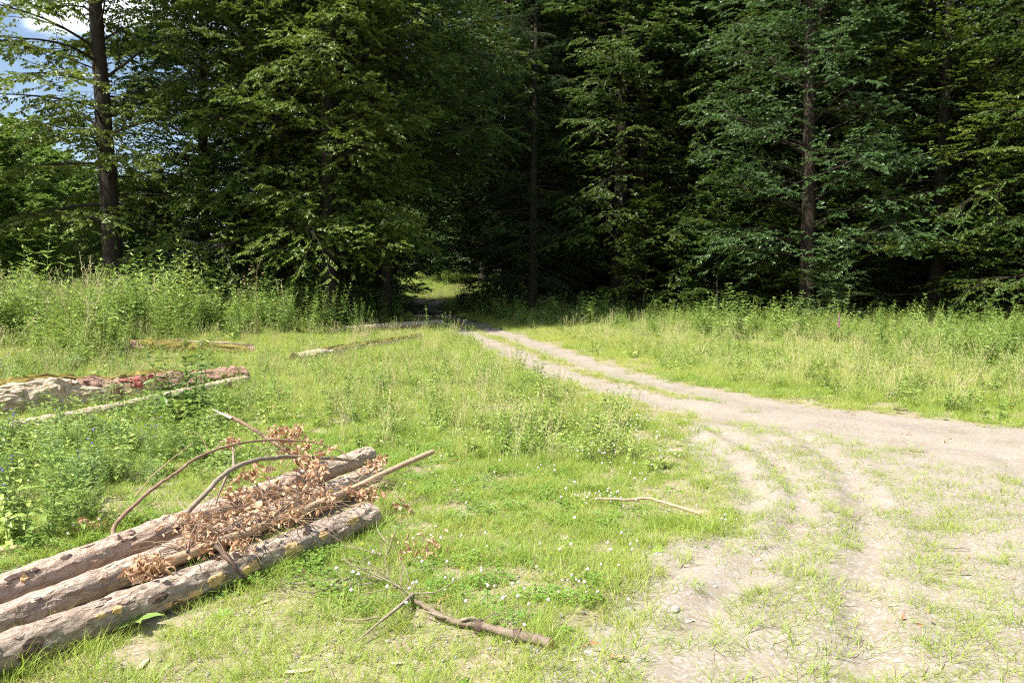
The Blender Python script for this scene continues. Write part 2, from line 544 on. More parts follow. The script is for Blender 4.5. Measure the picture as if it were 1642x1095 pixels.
def log_bark(name, a, b, c, dark):
    """scaly spruce bark: coordinates run along the log in x"""
    t = NT(name)
    v = t.coord('Object', (2.2, 7, 7))
    f = t.coord('Object', (9, 20, 20))
    n1 = t.noise(1.6, 5, 0.6, v); n2 = t.noise(2.4, 6, 0.7, f); vo = t.vor(1.7, f); vc = t.vor(1.7, f, out='Color')
    fine = t.noise(9, 4, 0.65, f)
    sep = t.n('ShaderNodeSeparateColor'); t.l(vc, sep.inputs[0])
    col = t.mix(t.ramp(n1, 0.35, 0.65), a, b)
    col = t.mix(t.math('MULTIPLY', sep.outputs[0], 0.55), col, c)
    col = t.mix(t.math('MULTIPLY', t.ramp(n2, 0.52, 0.70), 0.7), col, dark)
    col = t.mix(t.math('MULTIPLY', t.ramp(vo, 0.5, 0.68), 0.5), col, dark)
    col = t.mix(t.math('MULTIPLY', t.ramp(fine, 0.58, 0.75), 0.5), col, tuple(min(0.75, x * 1.5) for x in c))
    h = t.math('ADD', t.math('MULTIPLY', vo, 0.8), t.math('ADD', t.math('MULTIPLY', n2, 0.9), t.math('MULTIPLY', fine, 0.4)))
    return t.done(t.principled(col, 0.85, 0.2, t.bump(h, 1.0, 0.03)))


M['logbark'] = log_bark('spruce_log_bark', (0.56, 0.43, 0.335), (0.47, 0.36, 0.28), (0.62, 0.52, 0.43), (0.27, 0.185, 0.135))
M['logbark_pink'] = log_bark('pink_log_bark', (0.62, 0.46, 0.35), (0.54, 0.40, 0.305), (0.63, 0.50, 0.40), (0.34, 0.22, 0.16))
M['logbark_grey'] = log_bark('grey_log_bark', (0.48, 0.37, 0.285), (0.38, 0.29, 0.225), (0.60, 0.50, 0.42), (0.22, 0.15, 0.11))
M['redbark'] = log_bark('red_flaky_bark', (0.40, 0.235, 0.17), (0.30, 0.17, 0.12), (0.52, 0.36, 0.28), (0.13, 0.065, 0.045))
M['oldwood'] = log_bark('old_bare_wood', (0.66, 0.54, 0.38), (0.58, 0.46, 0.31), (0.72, 0.62, 0.47), (0.34, 0.22, 0.13))
t_ = NT('moss')
p_ = t_.pos()
M['moss'] = t_.done(t_.principled(t_.mix(t_.ramp(t_.noise(6, 5, 0.6, p_), 0.35, 0.65), (0.21, 0.17, 0.045), (0.30, 0.24, 0.07)), 0.95, 0.1, t_.bump(t_.noise(60, 4, 0.7, p_), 0.9, 0.02)))
t_ = NT('red_paint')
p_ = t_.pos()
M['redpaint'] = t_.done(t_.principled(t_.mix(t_.ramp(t_.noise(25, 5, 0.7, p_), 0.35, 0.6), (0.45, 0.06, 0.09), (0.36, 0.17, 0.13)), 0.7, 0.2, t_.bump(t_.noise(50, 4, 0.7, p_), 0.9, 0.01)))

# ------------------------------------------------------------------ ground and track


def axis_grid(lo, hi, c0, c1, fine, grow):
    """coordinates dense between c0 and c1, growing outside"""
    a = list(np.arange(c0, c1, fine)); s = fine
    while a[-1] < hi:
        s *= grow; a.append(a[-1] + s)
    s = fine; b = [a[0]]
    while b[-1] > lo:
        s *= grow; b.append(b[-1] - s)
    return np.array(b[1:][::-1] + a)


gx = axis_grid(-260, 260, -4, 6.5, 0.055, 1.05)
gy = axis_grid(-30, 420, 2.6, 10, 0.05, 1.035)
GX, GY = np.meshgrid(gx, gy)
GZ = H(GX, GY)
V = np.stack([GX, GY, GZ], -1).reshape(-1, 3)
nx, ny = len(gx), len(gy)
ii = np.arange(nx * ny).reshape(ny, nx)
Q = np.stack([ii[:-1, :-1], ii[:-1, 1:], ii[1:, 1:], ii[1:, :-1]], -1).reshape(-1, 4)
cx = V[Q].mean(1)


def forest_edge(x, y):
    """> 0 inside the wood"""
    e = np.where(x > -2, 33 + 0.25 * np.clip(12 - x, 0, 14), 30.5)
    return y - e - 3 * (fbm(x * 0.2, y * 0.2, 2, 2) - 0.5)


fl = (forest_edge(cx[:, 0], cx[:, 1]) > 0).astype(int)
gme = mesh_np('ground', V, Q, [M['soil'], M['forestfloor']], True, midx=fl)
tag(obj('ground', gme, kind='structure'), 'grassy clearing floor running back under the trees', 'ground')
bm_ = np.maximum(road_mask(GX, GY), layby_mask(GX, GY))
bm_ = np.maximum(bm_, 0.0)
TZ = GZ + np.clip((bm_ - 0.45) * 0.05, -0.02, 0.012)
keep = (bm_.reshape(-1)[Q] > 0.2).any(1) & (cx[:, 1] < 120)
Vt = np.stack([GX, GY, TZ], -1).reshape(-1, 3)
used = np.unique(Q[keep]); remap = np.zeros(len(Vt), int); remap[used] = np.arange(len(used))
tag(obj('gravel_track', mesh_np('gravel_track', Vt[used], remap[Q[keep]], [M['track']], True), kind='structure'),
    'pale gravel forest track with worn turning area', 'track')


# ------------------------------------------------------------------ scattering (stuff only)
def make_coll(name, meshes):
    c = bpy.data.collections.new(name)
    for i, me in enumerate(meshes):
        o = bpy.data.objects.new('%s_%02d' % (name, i), me)
        c.objects.link(o)
    return c


def scatter(name, P, meshes, scale, tint, label, cat, tilt=0.12, rot=None, idx=None):
    n = len(P)
    me = bpy.data.meshes.new(name)
    me.vertices.add(n); me.vertices.foreach_set('co', np.asarray(P, np.float32).ravel())
    r = np.stack([rs.normal(0, tilt, n), rs.normal(0, tilt, n), rs.rand(n) * 6.2832], -1) if rot is None else rot
    a = me.attributes.new('rot', 'FLOAT_VECTOR', 'POINT'); a.data.foreach_set('vector', r.astype(np.float32).ravel())
    a = me.attributes.new('scl', 'FLOAT', 'POINT'); a.data.foreach_set('value', np.broadcast_to(scale, (n,)).astype(np.float32))
    a = me.attributes.new('tint', 'FLOAT', 'POINT'); a.data.foreach_set('value', np.clip(np.broadcast_to(tint, (n,)), 0, 1).astype(np.float32))
    a = me.attributes.new('idx', 'INT', 'POINT'); a.data.foreach_set('value', (rs.randint(0, len(meshes), n) if idx is None else idx).astype(np.int32))
    o = obj(name, me, kind='stuff')
    tag(o, label, cat)
    ng = bpy.data.node_groups.new(name + '_scatter', 'GeometryNodeTree')
    ng.interface.new_socket('Geometry', in_out='INPUT', socket_type='NodeSocketGeometry')
    ng.interface.new_socket('Geometry', in_out='OUTPUT', socket_type='NodeSocketGeometry')
    N = ng.nodes.new; K = ng.links.new
    gi = N('NodeGroupInput'); go = N('NodeGroupOutput')
    ci = N('GeometryNodeCollectionInfo'); ci.inputs['Collection'].default_value = make_coll(name + '_kinds', meshes)
    ci.inputs['Separate Children'].default_value = True; ci.inputs['Reset Children'].default_value = True
    ip = N('GeometryNodeInstanceOnPoints'); ip.inputs['Pick Instance'].default_value = True

    def na(attr, typ):
        q = N('GeometryNodeInputNamedAttribute'); q.data_type = typ; q.inputs['Name'].default_value = attr
        return q.outputs['Attribute']
    e2r = N('FunctionNodeEulerToRotation')
    K(gi.outputs[0], ip.inputs['Points']); K(ci.outputs[0], ip.inputs['Instance'])
    K(na('idx', 'INT'), ip.inputs['Instance Index']); K(na('scl', 'FLOAT'), ip.inputs['Scale'])
    K(na('rot', 'FLOAT_VECTOR'), e2r.inputs[0]); K(e2r.outputs[0], ip.inputs['Rotation'])
    K(ip.outputs[0], go.inputs[0])
    md = o.modifiers.new('scatter', 'NODES'); md.node_group = ng
    return o


# ---- plant pieces
def blades(n, rad, h, w, lean, segs=2, seed=0, hv=0.4, curl=0.5):
    """n bent blades, each a strip of segs quads ending in a point"""
    r = np.random.RandomState(seed)
    a = r.rand(n) * 6.283; rr = rad * np.sqrt(r.rand(n))
    base = np.stack([rr * np.cos(a), rr * np.sin(a), np.full(n, -0.01)], -1)
    hh = h * (1 - hv + 2 * hv * r.rand(n)); b = r.rand(n) * 6.283
    ln = lean * (0.3 + r.rand(n))
    dr = np.stack([np.cos(b), np.sin(b), np.zeros(n)], -1)
    sd_ = np.stack([-np.sin(b), np.cos(b), np.zeros(n)], -1)
    tw = r.rand(n)[:, None] * 2.4 - 1.2
    sd_ = sd_ * np.cos(tw) + dr * np.sin(tw)
    Vs = []
    for s in range(segs + 1):
        u = s / segs
        c = base + dr * (ln * hh * (u + curl * u * u))[:, None] + np.array([0, 0, 1.0]) * (hh * (u - 0.35 * ln * u * u))[:, None]
        ww = w * (1 - 0.75 * u) * (0.7 + 0.6 * r.rand(n) if s == 0 else 1)
        if s < segs:
            Vs += [c - sd_ * (ww / 2)[:, None] if hasattr(ww, 'shape') and np.ndim(ww) else c - sd_ * ww / 2,
                   c + sd_ * (ww / 2)[:, None] if hasattr(ww, 'shape') and np.ndim(ww) else c + sd_ * ww / 2]
        else:
            Vs.append(c)
    V = np.stack(Vs, 1); k = V.shape[1]
    o = np.arange(n)[:, None] * k
    q = [np.array([[2 * s, 2 * s + 1, 2 * s + 3, 2 * s + 2]]) + o for s in range(segs - 1)]
    tr = np.array([[2 * segs - 2, 2 * segs - 1, 2 * segs]]) + o
    v = np.repeat(r.rand(n), k)
    return V.reshape(-1, 3), [np.concatenate(q)] if q else [], tr, v


def blade_mesh(name, specs, mats):
    """specs: list of (material index, blades kwargs)"""
    Vs, Fq, Ft, vs, mq, mt = [], [], [], [], [], []; o = 0
    for mi, kw in specs:
        V, q, tr, v = blades(**kw)
        Vs.append(V); vs.append(v)
        for f in q:
            Fq.append(f + o); mq.append(np.full(len(f), mi))
        Ft.append(tr + o); mt.append(np.full(len(tr), mi)); o += len(V)
    F = ([np.concatenate(Fq)] if Fq else []) + [np.concatenate(Ft)]
    mi = np.concatenate(mq + mt)
    return mesh_np(name, np.concatenate(Vs), F, mats, False, {'v': np.concatenate(vs)}, mi)


def leaf_geo(P, D, Nn, ln, wd, r, fold=0.15, droop=0.15, vv=None):
    """pointed leaves of two triangles folded along the midrib"""
    n = len(P)
    D = unit(D); Sd = unit(np.cross(D, Nn)); Nn = np.cross(Sd, D)
    ln = np.broadcast_to(ln, (n,))[:, None]; wd = np.broadcast_to(wd, (n,))[:, None]
    A = P
    Lm = P + D * ln * 0.42 + Sd * wd * 0.5 + Nn * wd * fold
    Rm = P + D * ln * 0.42 - Sd * wd * 0.5 + Nn * wd * fold
    T = P + D * ln - Nn * ln * droop
    V = np.stack([A, Rm, T, Lm], 1).reshape(-1, 3)
    o = np.arange(n)[:, None] * 4
    F = np.concatenate([np.array([[0, 1, 2]]) + o, np.array([[0, 2, 3]]) + o])
    v = np.repeat(r.rand(n) if vv is None else vv, 4)
    return V, F, v


def leaf_geo6(P, D, Nn, ln, wd, r, fold=0.12, droop=0.3):
    """fuller leaves: six quads' worth of surface, bent along their length"""
    n = len(P)
    D = unit(D); Sd = unit(np.cross(D, Nn)); Nn = np.cross(Sd, D)
    ln = np.broadcast_to(ln, (n,))[:, None]; wd = np.broadcast_to(wd, (n,))[:, None]
    rows = [(0, 0.0), (0.22, 0.75), (0.5, 1.0), (0.78, 0.62), (1.0, 0.0)]
    Vs = []
    for u, w in rows:
        c = P + D * ln * u - Nn * ln * droop * u * u
        if w == 0:
            Vs.append(c)
        else:
            Vs += [c + Sd * wd * 0.5 * w + Nn * wd * fold, c, c - Sd * wd * 0.5 * w + Nn * wd * fold]
    V = np.stack(Vs, 1); k = V.shape[1]
    o = np.arange(n)[:, None] * k
    tri = np.concatenate([np.array([[0, b, a]]) + o for a, b in ((1, 2), (2, 3))] + [np.array([[10, a, b]]) + o for a, b in ((7, 8), (8, 9))])
    qd = np.concatenate([np.array([[a, a + 1, a + 4, a + 3]]) + o for a in (1, 2, 4, 5)])
    return V.reshape(-1, 3), [tri, qd], np.repeat(r.rand(n), k)


def mats_mesh(name, parts, mats, smooth=False):
    """parts: list of (V, [faces], v, material index)"""
    Vs, vs = [], []; by = {}; o = 0
    for V, Fs, v, mi in parts:
        Vs.append(V); vs.append(np.broadcast_to(v, (len(V),)))
        for f in Fs:
            if len(f):
                by.setdefault(f.shape[1], []).append((f + o, mi))
        o += len(V)
    F = []; ml = []
    for k in sorted(by):
        F.append(np.concatenate([f for f, _ in by[k]])); ml.append(np.concatenate([np.full(len(f), m) for f, m in by[k]]))
    return mesh_np(name, np.concatenate(Vs), F, mats, smooth, {'v': np.concatenate(vs)}, np.concatenate(ml))


def blob(n_lat, n_lon, rad, r, jag=0.25, sq=(1, 1, 1)):
    th = np.linspace(0, math.pi, n_lat + 1)[1:-1]; ph = np.arange(n_lon) * 2 * math.pi / n_lon
    R = rad * (1 + jag * (r.rand(n_lat - 1, n_lon) - 0.5) * 2)
    V = np.stack([R * np.sin(th)[:, None] * np.cos(ph), R * np.sin(th)[:, None] * np.sin(ph), R * np.cos(th)[:, None] * np.ones(n_lon)], -1).reshape(-1, 3)
    V = np.concatenate([V, [[0, 0, rad], [0, 0, -rad]]]) * np.array(sq)
    m = n_lat - 1; ix = np.arange(m * n_lon).reshape(m, n_lon)
    a = ix[:-1]; b = np.roll(a, -1, 1); d = ix[1:]; c = np.roll(d, -1, 1)
    Qd = np.stack([a, d, c, b], -1).reshape(-1, 4)
    t0 = np.stack([np.full(n_lon, m * n_lon), ix[0], np.roll(ix[0], -1)], -1)
    t1 = np.stack([np.full(n_lon, m * n_lon + 1), np.roll(ix[-1], -1), ix[-1]], -1)
    return V, [Qd, np.concatenate([t0, t1])]


G = [M['grass'], M['straw']]
lawn = [blade_mesh('lawn', [(0, dict(n=70, rad=0.13, h=0.065 + 0.012 * i, w=0.0042, lean=0.75, segs=2, seed=i, hv=0.5)),
                            (1, dict(n=5, rad=0.13, h=0.07, w=0.0035, lean=0.9, segs=2, seed=40 + i))], G) for i in range(5)]
sparse = [blade_mesh('sparse', [(0, dict(n=14 + 5 * i, rad=0.045 + 0.012 * i, h=0.05 + 0.01 * i, w=0.0042, lean=1.0, segs=2, seed=60 + i, hv=0.5))], G) for i in range(5)]
meadow = [blade_mesh('meadow', [(0, dict(n=48, rad=0.16, h=0.19 + 0.035 * i, w=0.006, lean=0.75, segs=3, seed=80 + i, hv=0.5)),
                                (1, dict(n=7, rad=0.16, h=0.30 + 0.04 * i, w=0.0042, lean=0.42, segs=3, seed=100 + i, hv=0.45))], G) for i in range(5)]
lush = [blade_mesh('lush', [(0, dict(n=42, rad=0.12, h=0.17 + 0.03 * i, w=0.0075, lean=0.7, segs=3, seed=120 + i, hv=0.5))], G) for i in range(4)]


def seed_stalks(seed, n=10, h=0.55):
    r = np.random.RandomState(seed)
    ps = []
    for i in range(n):
        b = np.array([r.normal(0, 0.07), r.normal(0, 0.07), 0]); a = r.rand() * 6.28; hh = h * (0.6 + 0.6 * r.rand()); ln = hh * (0.1 + 0.35 * r.rand())
        u = np.linspace(0, 1, 5)
        P = b + np.stack([math.cos(a) * ln * u ** 2, math.sin(a) * ln * u ** 2, hh * u], -1)
        V, F = tubes(P, 0.0016 - 0.0006 * u, 3, False)
        ps.append((V, F, r.rand(), 0))
        d = P[-1] - P[-2]; d /= np.linalg.norm(d)
        m = 10
        q = P[-1] - d * np.linspace(0, 0.28 * hh, m)[:, None]
        D = d + r.normal(0, 0.5, (m, 3)); LV, LF, lv = leaf_geo(q, D, r.normal(0, 1, (m, 3)), 0.035, 0.006, r)
        ps.append((LV, [LF], lv, 0))
    return mats_mesh('stalks', ps, [M['straw']])


stalks = [seed_stalks(140 + i, 9, 0.5 + 0.06 * i) for i in range(4)]


def clover_mesh(seed, n=34, rad=0.13):
    r = np.random.RandomState(seed)
    a = r.rand(n) * 6.28; rr = rad * np.sqrt(r.rand(n))
    c = np.stack([rr * np.cos(a), rr * np.sin(a), 0.025 + 0.045 * r.rand(n)], -1)
    P = np.repeat(c, 3, 0); az = np.repeat(r.rand(n) * 6.28, 3) + np.tile([0, 2.09, 4.19], n)
    D = np.stack([np.cos(az), np.sin(az), 0.15 * np.ones(3 * n)], -1)
    Nn = np.array([0, 0, 1.0]) + r.normal(0, 0.3, (3 * n, 3))
    V, F, v = leaf_geo(P, D, Nn, 0.018, 0.019, r, 0.1, 0.05)
    return mats_mesh('clover', [(V, [F], v, 0)], [M['clover']])


clover = [clover_mesh(160 + i) for i in range(3)]


def flower_head(seed, mat, n=3, h=0.09, rad=0.011, spread=0.06):
    r = np.random.RandomState(seed); ps = []
    for i in range(n):
        x, y = r.normal(0, spread, 2); hh = h * (0.6 + 0.7 * r.rand())
        V, F = tubes(np.array([[x * 0.7, y * 0.7, 0], [x, y, hh]]), np.array([0.0014, 0.0012]), 3, False)
        ps.append((V, F, 0.5, 1))
        V, F = blob(4, 6, rad, r, 0.3); ps.append((V + np.array([x, y, hh]), F, 0.5, 0))
    return mats_mesh('flower', ps, [mat, M['stem']])


def rosette(seed, n=9, ln=0.09, wd=0.035, mat='clover', tiltup=0.45):
    r = np.random.RandomState(seed); a = np.arange(n) * 2.4 + r.rand(n) * 0.4
    D = np.stack([np.cos(a), np.sin(a), tiltup * (0.4 + r.rand(n))], -1)
    V, F, v = leaf_geo6(np.zeros((n, 3)) + [0, 0, 0.005], D, np.tile([0, 0, 1.0], (n, 1)), ln * (0.6 + 0.7 * r.rand(n)), wd * (0.7 + 0.5 * r.rand(n)), r)
    return mats_mesh('rosette', [(V, F, v, 0)], [M[mat]])


def herb_geo(seed, h, pairs, ln, wd, stems=1, spread=0.1, up=0.35, branch=False, taper=0.5):
    """upright weeds: stems with opposite leaves; returns stem and leaf geometry"""
    r = np.random.RandomState(seed); st = []; P = []; D = []; Ls = []
    for s in range(stems):
        a = r.rand() * 6.28; b = spread * np.sqrt(r.rand()) * (stems > 1)
        base = np.array([b * math.cos(a), b * math.sin(a), -0.02]); hh = h * (0.65 + 0.45 * r.rand() if stems > 1 else 1)
        ln_a = r.rand() * 6.28; le = 0.12 * hh * r.rand() + b * 0.7
        u = np.linspace(0, 1, 6)
        pth = base + np.stack([math.cos(ln_a if stems == 1 else a) * le * u ** 1.5, math.sin(ln_a if stems == 1 else a) * le * u ** 1.5, hh * u], -1)
        st.append(tubes(pth, 0.0045 * (h / 1.0) ** 0.5 * (1 - 0.7 * u), 4, False))
        for k in range(pairs):
            t = 0.12 + 0.88 * (k + r.rand() * 0.5) / pairs
            p = np.array([np.interp(t, u, pth[:, j]) for j in range(3)])
            az0 = k * 1.57 + r.rand() * 0.7
            sz = ln * (1 - taper * max(0, t - 0.4) / 0.6) * (0.75 + 0.5 * r.rand())
            for az in (az0, az0 + 3.14):
                P.append(p); D.append([math.cos(az), math.sin(az), up * (0.2 + 1.2 * t) + r.normal(0, 0.2)]); Ls.append(sz)
        for k in range(5):
            az = r.rand() * 6.28; P.append(pth[-1]); D.append([math.cos(az), math.sin(az), 1.0]); Ls.append(ln * 0.45)
    P, D, Ls = np.array(P), np.array(D), np.array(Ls)
    Nn = np.array([0, 0, 1.0]) + r.normal(0, 0.25, (len(P), 3))
    return join(st), leaf_geo6(P, D, Nn, Ls, Ls * wd, r, 0.12, 0.35)


def herb_mesh(seed, leafmat='herb', **kw):
    (sv, sf), (lv, lf, v) = herb_geo(seed, **kw)
    return mats_mesh('herb', [(sv, sf, 0.3, 1), (lv, lf, v, 0)], [M[leafmat], M['stem']])


nettle = [herb_mesh(200 + i, h=0.75 + 0.1 * i, pairs=9, ln=0.135, wd=0.45, stems=4, spread=0.16) for i in range(4)]
willow = [herb_mesh(210 + i, h=0.95 + 0.1 * i, pairs=14, ln=0.15, wd=0.24, stems=4, spread=0.17, up=0.6) for i in range(4)]
lowherb = [herb_mesh(220 + i, h=0.26 + 0.05 * i, pairs=6, ln=0.07, wd=0.5, stems=5, spread=0.12) for i in range(4)]


def vetch_mesh(seed):
    r = np.random.RandomState(seed); ps = []; P = []; D = []
    for s in range(9):
        a = r.rand() * 6.28; h = 0.22 + 0.2 * r.rand(); u = np.linspace(0, 1, 5); le = 0.14 * r.rand() + 0.05
        pth = np.stack([0.04 * math.cos(a) + math.cos(a) * le * u, 0.04 * math.sin(a) + math.sin(a) * le * u, h * u ** 0.8], -1)
        V, F = tubes(pth, 0.0022 - 0.001 * u, 3, False); ps.append((V, F, 0.3, 1))
        for k in range(9):
            t = 0.15 + 0.85 * k / 9
            p = np.array([np.interp(t, u, pth[:, j]) for j in range(3)]); az = r.rand() * 6.28
            d = np.array([math.cos(az), math.sin(az), 0.3])
            for q in range(5):
                for sgn in (-1, 1):
                    P.append(p + d * 0.012 * (q + 1)); D.append(np.array([math.cos(az + 1.1 * sgn), math.sin(az + 1.1 * sgn), 0.25]))
    V, F, v = leaf_geo(np.array(P), np.array(D), np.array([0, 0, 1.0]) + r.normal(0, .3, (len(P), 3)), 0.024, 0.009, r)
    ps.append((V, [F], v, 0))
    return mats_mesh('vetch', ps, [M['vetch'], M['stem']])


vetch = [vetch_mesh(230 + i) for i in range(4)]

# ------------------------------------------------------------------ trees


def gen_tree(seed, h, r0, first, nprim, lmax, el=(0.0, 0.8), droop=0.03, leaf=(0.095, 0.06), nsec=13, ntw=7, nlf=8,
             lean=(0, 0), wob=0.12, fork=None, gap=0.2, shape=0.55, low=0.75, sect=0.42, njit=0.38, hang=0.1, spur=0, sides=10, secdroop=0.08, tmin=0.15, vj=0.3):
    """trunk, limbs and leaf sprays of one tree standing at the origin"""
    r = np.random.RandomState(seed)
    n = 18
    u = np.linspace(0, 1, n)
    wx = np.cumsum(r.normal(0, wob / 3, n)) * u; wy = np.cumsum(r.normal(0, wob / 3, n)) * u
    T = np.stack([lean[0] * u ** 1.3 + wx, lean[1] * u ** 1.3 + wy, h * u - 0.25 * (u == 0)], -1)
    R = r0 * ((1 - u) ** 0.75 * 0.95 + 0.05) * (1 + 0.45 * np.exp(-u * h / 0.45))
    tr = [tubes(T, R, sides, False)]
    axes = [T]
    if fork:
        k = int(fork[0] / h * (n - 1)); f0 = T[k]
        m = 10; w = np.linspace(0, 1, m)
        Fk = f0 + np.stack([fork[1] * w ** 0.8, fork[2] * w ** 0.8, (h - fork[0]) * 0.95 * w], -1) + np.cumsum(r.normal(0, 0.04, (m, 3)), 0) * w[:, None]
        tr.append(tubes(Fk, R[k] * 0.72 * (1 - 0.9 * w), sides, False)); axes.append(Fk)
    # limbs
    m = 9
    hh = first + (h * 0.98 - first) * (np.arange(nprim) + r.rand(nprim)) / nprim
    rel = (hh - first) / (h - first)
    az = np.arange(nprim) * 2.39996 + r.normal(0, 0.5, nprim)
    length = lmax * ((low + (1 - low) * np.sin(np.clip(rel * 2.2, 0, 1.57))) * (1 - rel) ** shape) * (0.7 + 0.45 * r.rand(nprim)) + 0.35
    e0 = el[0] + (el[1] - el[0]) * rel + r.normal(0, 0.12, nprim)
    st = length / (m - 1)
    P = np.zeros((nprim, m, 3))
    for i in range(nprim):
        A = axes[i % len(axes)]
        P[i, 0] = [np.interp(hh[i], A[:, 2], A[:, j]) for j in range(2)] + [hh[i]] if hh[i] >= A[0, 2] else [np.interp(hh[i], T[:, 2], T[:, j]) for j in range(2)] + [hh[i]]
    e = e0.copy(); a = az.copy()
    for k in range(1, m):
        P[:, k] = P[:, k - 1] + np.stack([np.cos(a) * np.cos(e), np.sin(a) * np.cos(e), np.sin(e)], -1) * st[:, None]
        e = e - droop * st * (0.6 + 0.8 * r.rand(nprim)) + r.normal(0, 0.05, nprim); a = a + r.normal(0, 0.09, nprim)
    rb = np.interp(hh, T[:, 2], R) * 0.25 * np.clip(length / lmax, 0.25, 1)
    limb = [tubes(P, rb[:, None] * (1 - 0.93 * np.linspace(0, 1, m)), 5, False)]
    # side branches
    t = 0.16 + 0.84 * (np.arange(nsec) + r.rand(nprim, nsec)) / nsec
    t[:, -1] = 0.985
    fi = t * (m - 1); i0 = np.clip(fi.astype(int), 0, m - 2); fr = (fi - i0)[..., None]
    pi = np.arange(nprim)[:, None]
    B = P[pi, i0] * (1 - fr) + P[pi, i0 + 1] * fr
    Dp = unit(P[pi, i0 + 1] - P[pi, i0])
    up = np.array([0, 0, 1.0])
    Sd = unit(np.cross(Dp, up) + 1e-6)
    sg = np.where((np.arange(nsec) % 2)[None, :] == 0, 1, -1)[..., None]
    ang = 0.85 + r.normal(0, 0.18, (nprim, nsec, 1)); ang[:, -1] *= 0.1
    Ds = unit(Dp * np.cos(ang) + Sd * sg * np.sin(ang) + up * r.normal(-0.03, vj, (nprim, nsec, 1)))
    Ls = (sect * length[:, None] * (1 - 0.72 * t) + 0.30) * (0.65 + 0.6 * r.rand(nprim, nsec))
    keep = (r.rand(nprim, nsec) > gap)
    keep &= (t * length[:, None] > tmin)
    B, Ds, Ls = B[keep], Ds[keep], Ls[keep]
    tone = np.clip(np.repeat(r.rand(nprim)[:, None], nsec, 1)[keep] * 0.5 + r.rand(len(B)) * 0.35, 0, 1)
    ns = len(B)
    w = np.linspace(0, 1, 4)
    dr = secdroop * (0.5 + r.rand(ns))

    def sec(uu):      # uu (ns,k)
        return B[:, None] + Ds[:, None] * (Ls[:, None] * uu)[..., None] - np.array([0, 0, 1.0]) * (dr[:, None] * Ls[:, None] ** 1.3 * uu ** 2)[..., None]
    limb.append(tubes(sec(np.repeat(w[None], ns, 0)), (0.004 + 0.007 * Ls[:, None]) * (1 - 0.8 * w), 3, False))
    # twigs and leaves
    tt = 0.1 + 0.9 * (np.arange(ntw) + r.rand(ns, ntw)) / ntw
    TB = sec(tt)
    Sd2 = unit(np.cross(Ds, up) + 1e-6)
    sg = np.where((np.arange(ntw) % 2)[None, :] == 0, 1, -1)[..., None]
    ang = 0.8 + r.normal(0, 0.2, (ns, ntw, 1))
    Dt = unit(Ds[:, None] * np.cos(ang) + Sd2[:, None] * sg * np.sin(ang) + up * r.normal(-hang, 0.08 + 0.6 * vj, (ns, ntw, 1)))
    Lt = (0.16 + 0.30 * np.clip(Ls, 0, 1.6)[:, None] * (1 - 0.55 * tt)) * (0.7 + 0.6 * r.rand(ns, ntw))
    TB = TB.reshape(-1, 3); Dt = Dt.reshape(-1, 3); Lt = Lt.ravel(); tone = np.repeat(tone, ntw)
    q = (np.arange(nlf) + r.rand(len(TB), nlf)) / nlf
    LP = TB[:, None] + Dt[:, None] * (Lt[:, None] * q)[..., None]
    Sd3 = unit(np.cross(Dt, up) + 1e-6)
    sg = np.where((np.arange(nlf) % 2)[None, :] == 0, 1, -1)[..., None]
    ang = 0.85 + r.normal(0, 0.25, (len(TB), nlf, 1))
    Dl = Dt[:, None] * np.cos(ang) + Sd3[:, None] * sg * np.sin(ang) + up * r.normal(-0.15 - hang, 0.25, (len(TB), nlf, 1))
    LP = LP.reshape(-1, 3); Dl = Dl.reshape(-1, 3)
    Nn = up + r.normal(0, njit, (len(LP), 3))
    vv = np.clip(np.repeat(tone, nlf) + 0.35 * r.rand(len(LP)) - 0.05, 0, 1)
    sz = leaf[0] * (0.65 + 0.6 * r.rand(len(LP)))
    leafs = leaf_geo(LP, Dl, Nn, sz, sz * leaf[1] / leaf[0], r, 0.12, 0.12, vv)
    return join(tr), join(limb), leafs


def tree(name, label, cat, loc, rz, scale, bark, leafm, group=None, **kw):
    (tv, tf), (bv, bf), (lv, lf, v) = gen_tree(**kw)
    root = empty(name, loc, rz, scale)
    tag(root, label, cat, group)
    obj('trunk', mesh_np('trunk', tv, tf, [M[bark]]), root)
    obj('branches', mesh_np('branches', bv, bf, [M[bark]]), root)
    obj('crown', mesh_np('crown', lv, lf, [M[leafm]], False, {'v': v}), root)
    return root


def spot(px, y, dz=-0.05):
    p = at(px, y); p.z += dz
    return p


BEECH = dict(h=21, r0=0.36, first=1.2, nprim=104, lmax=7.4, el=(0.25, 0.95), droop=0.11, nsec=16, ntw=7, nlf=11, gap=0.12, leaf=(0.125, 0.086), njit=0.6, hang=0.3, secdroop=0.18, sect=0.55, vj=0.38, shape=0.42)
HIGH = dict(h=23, r0=0.38, first=3.2, nprim=92, lmax=6.6, el=(0.1, 0.85), droop=0.09, nsec=15, ntw=7, nlf=11, gap=0.12, leaf=(0.125, 0.086), njit=0.6, hang=0.3, secdroop=0.16, sect=0.5, vj=0.34, shape=0.45)
OAK = dict(h=21, r0=0.36, first=2.0, nprim=92, lmax=6.4, el=(0.2, 0.95), droop=0.07, nsec=14, ntw=7, nlf=11, gap=0.18, leaf=(0.13, 0.086), njit=0.7, hang=0.2, sect=0.55, vj=0.4, shape=0.45)
YOUNG = dict(h=8.5, r0=0.07, first=0.5, nprim=42, lmax=3.1, vj=0.25, el=(0.0, 0.9), droop=0.06, nsec=12, ntw=6, nlf=9, gap=0.12, leaf=(0.14, 0.09), sides=7, njit=0.5, hang=0.15)
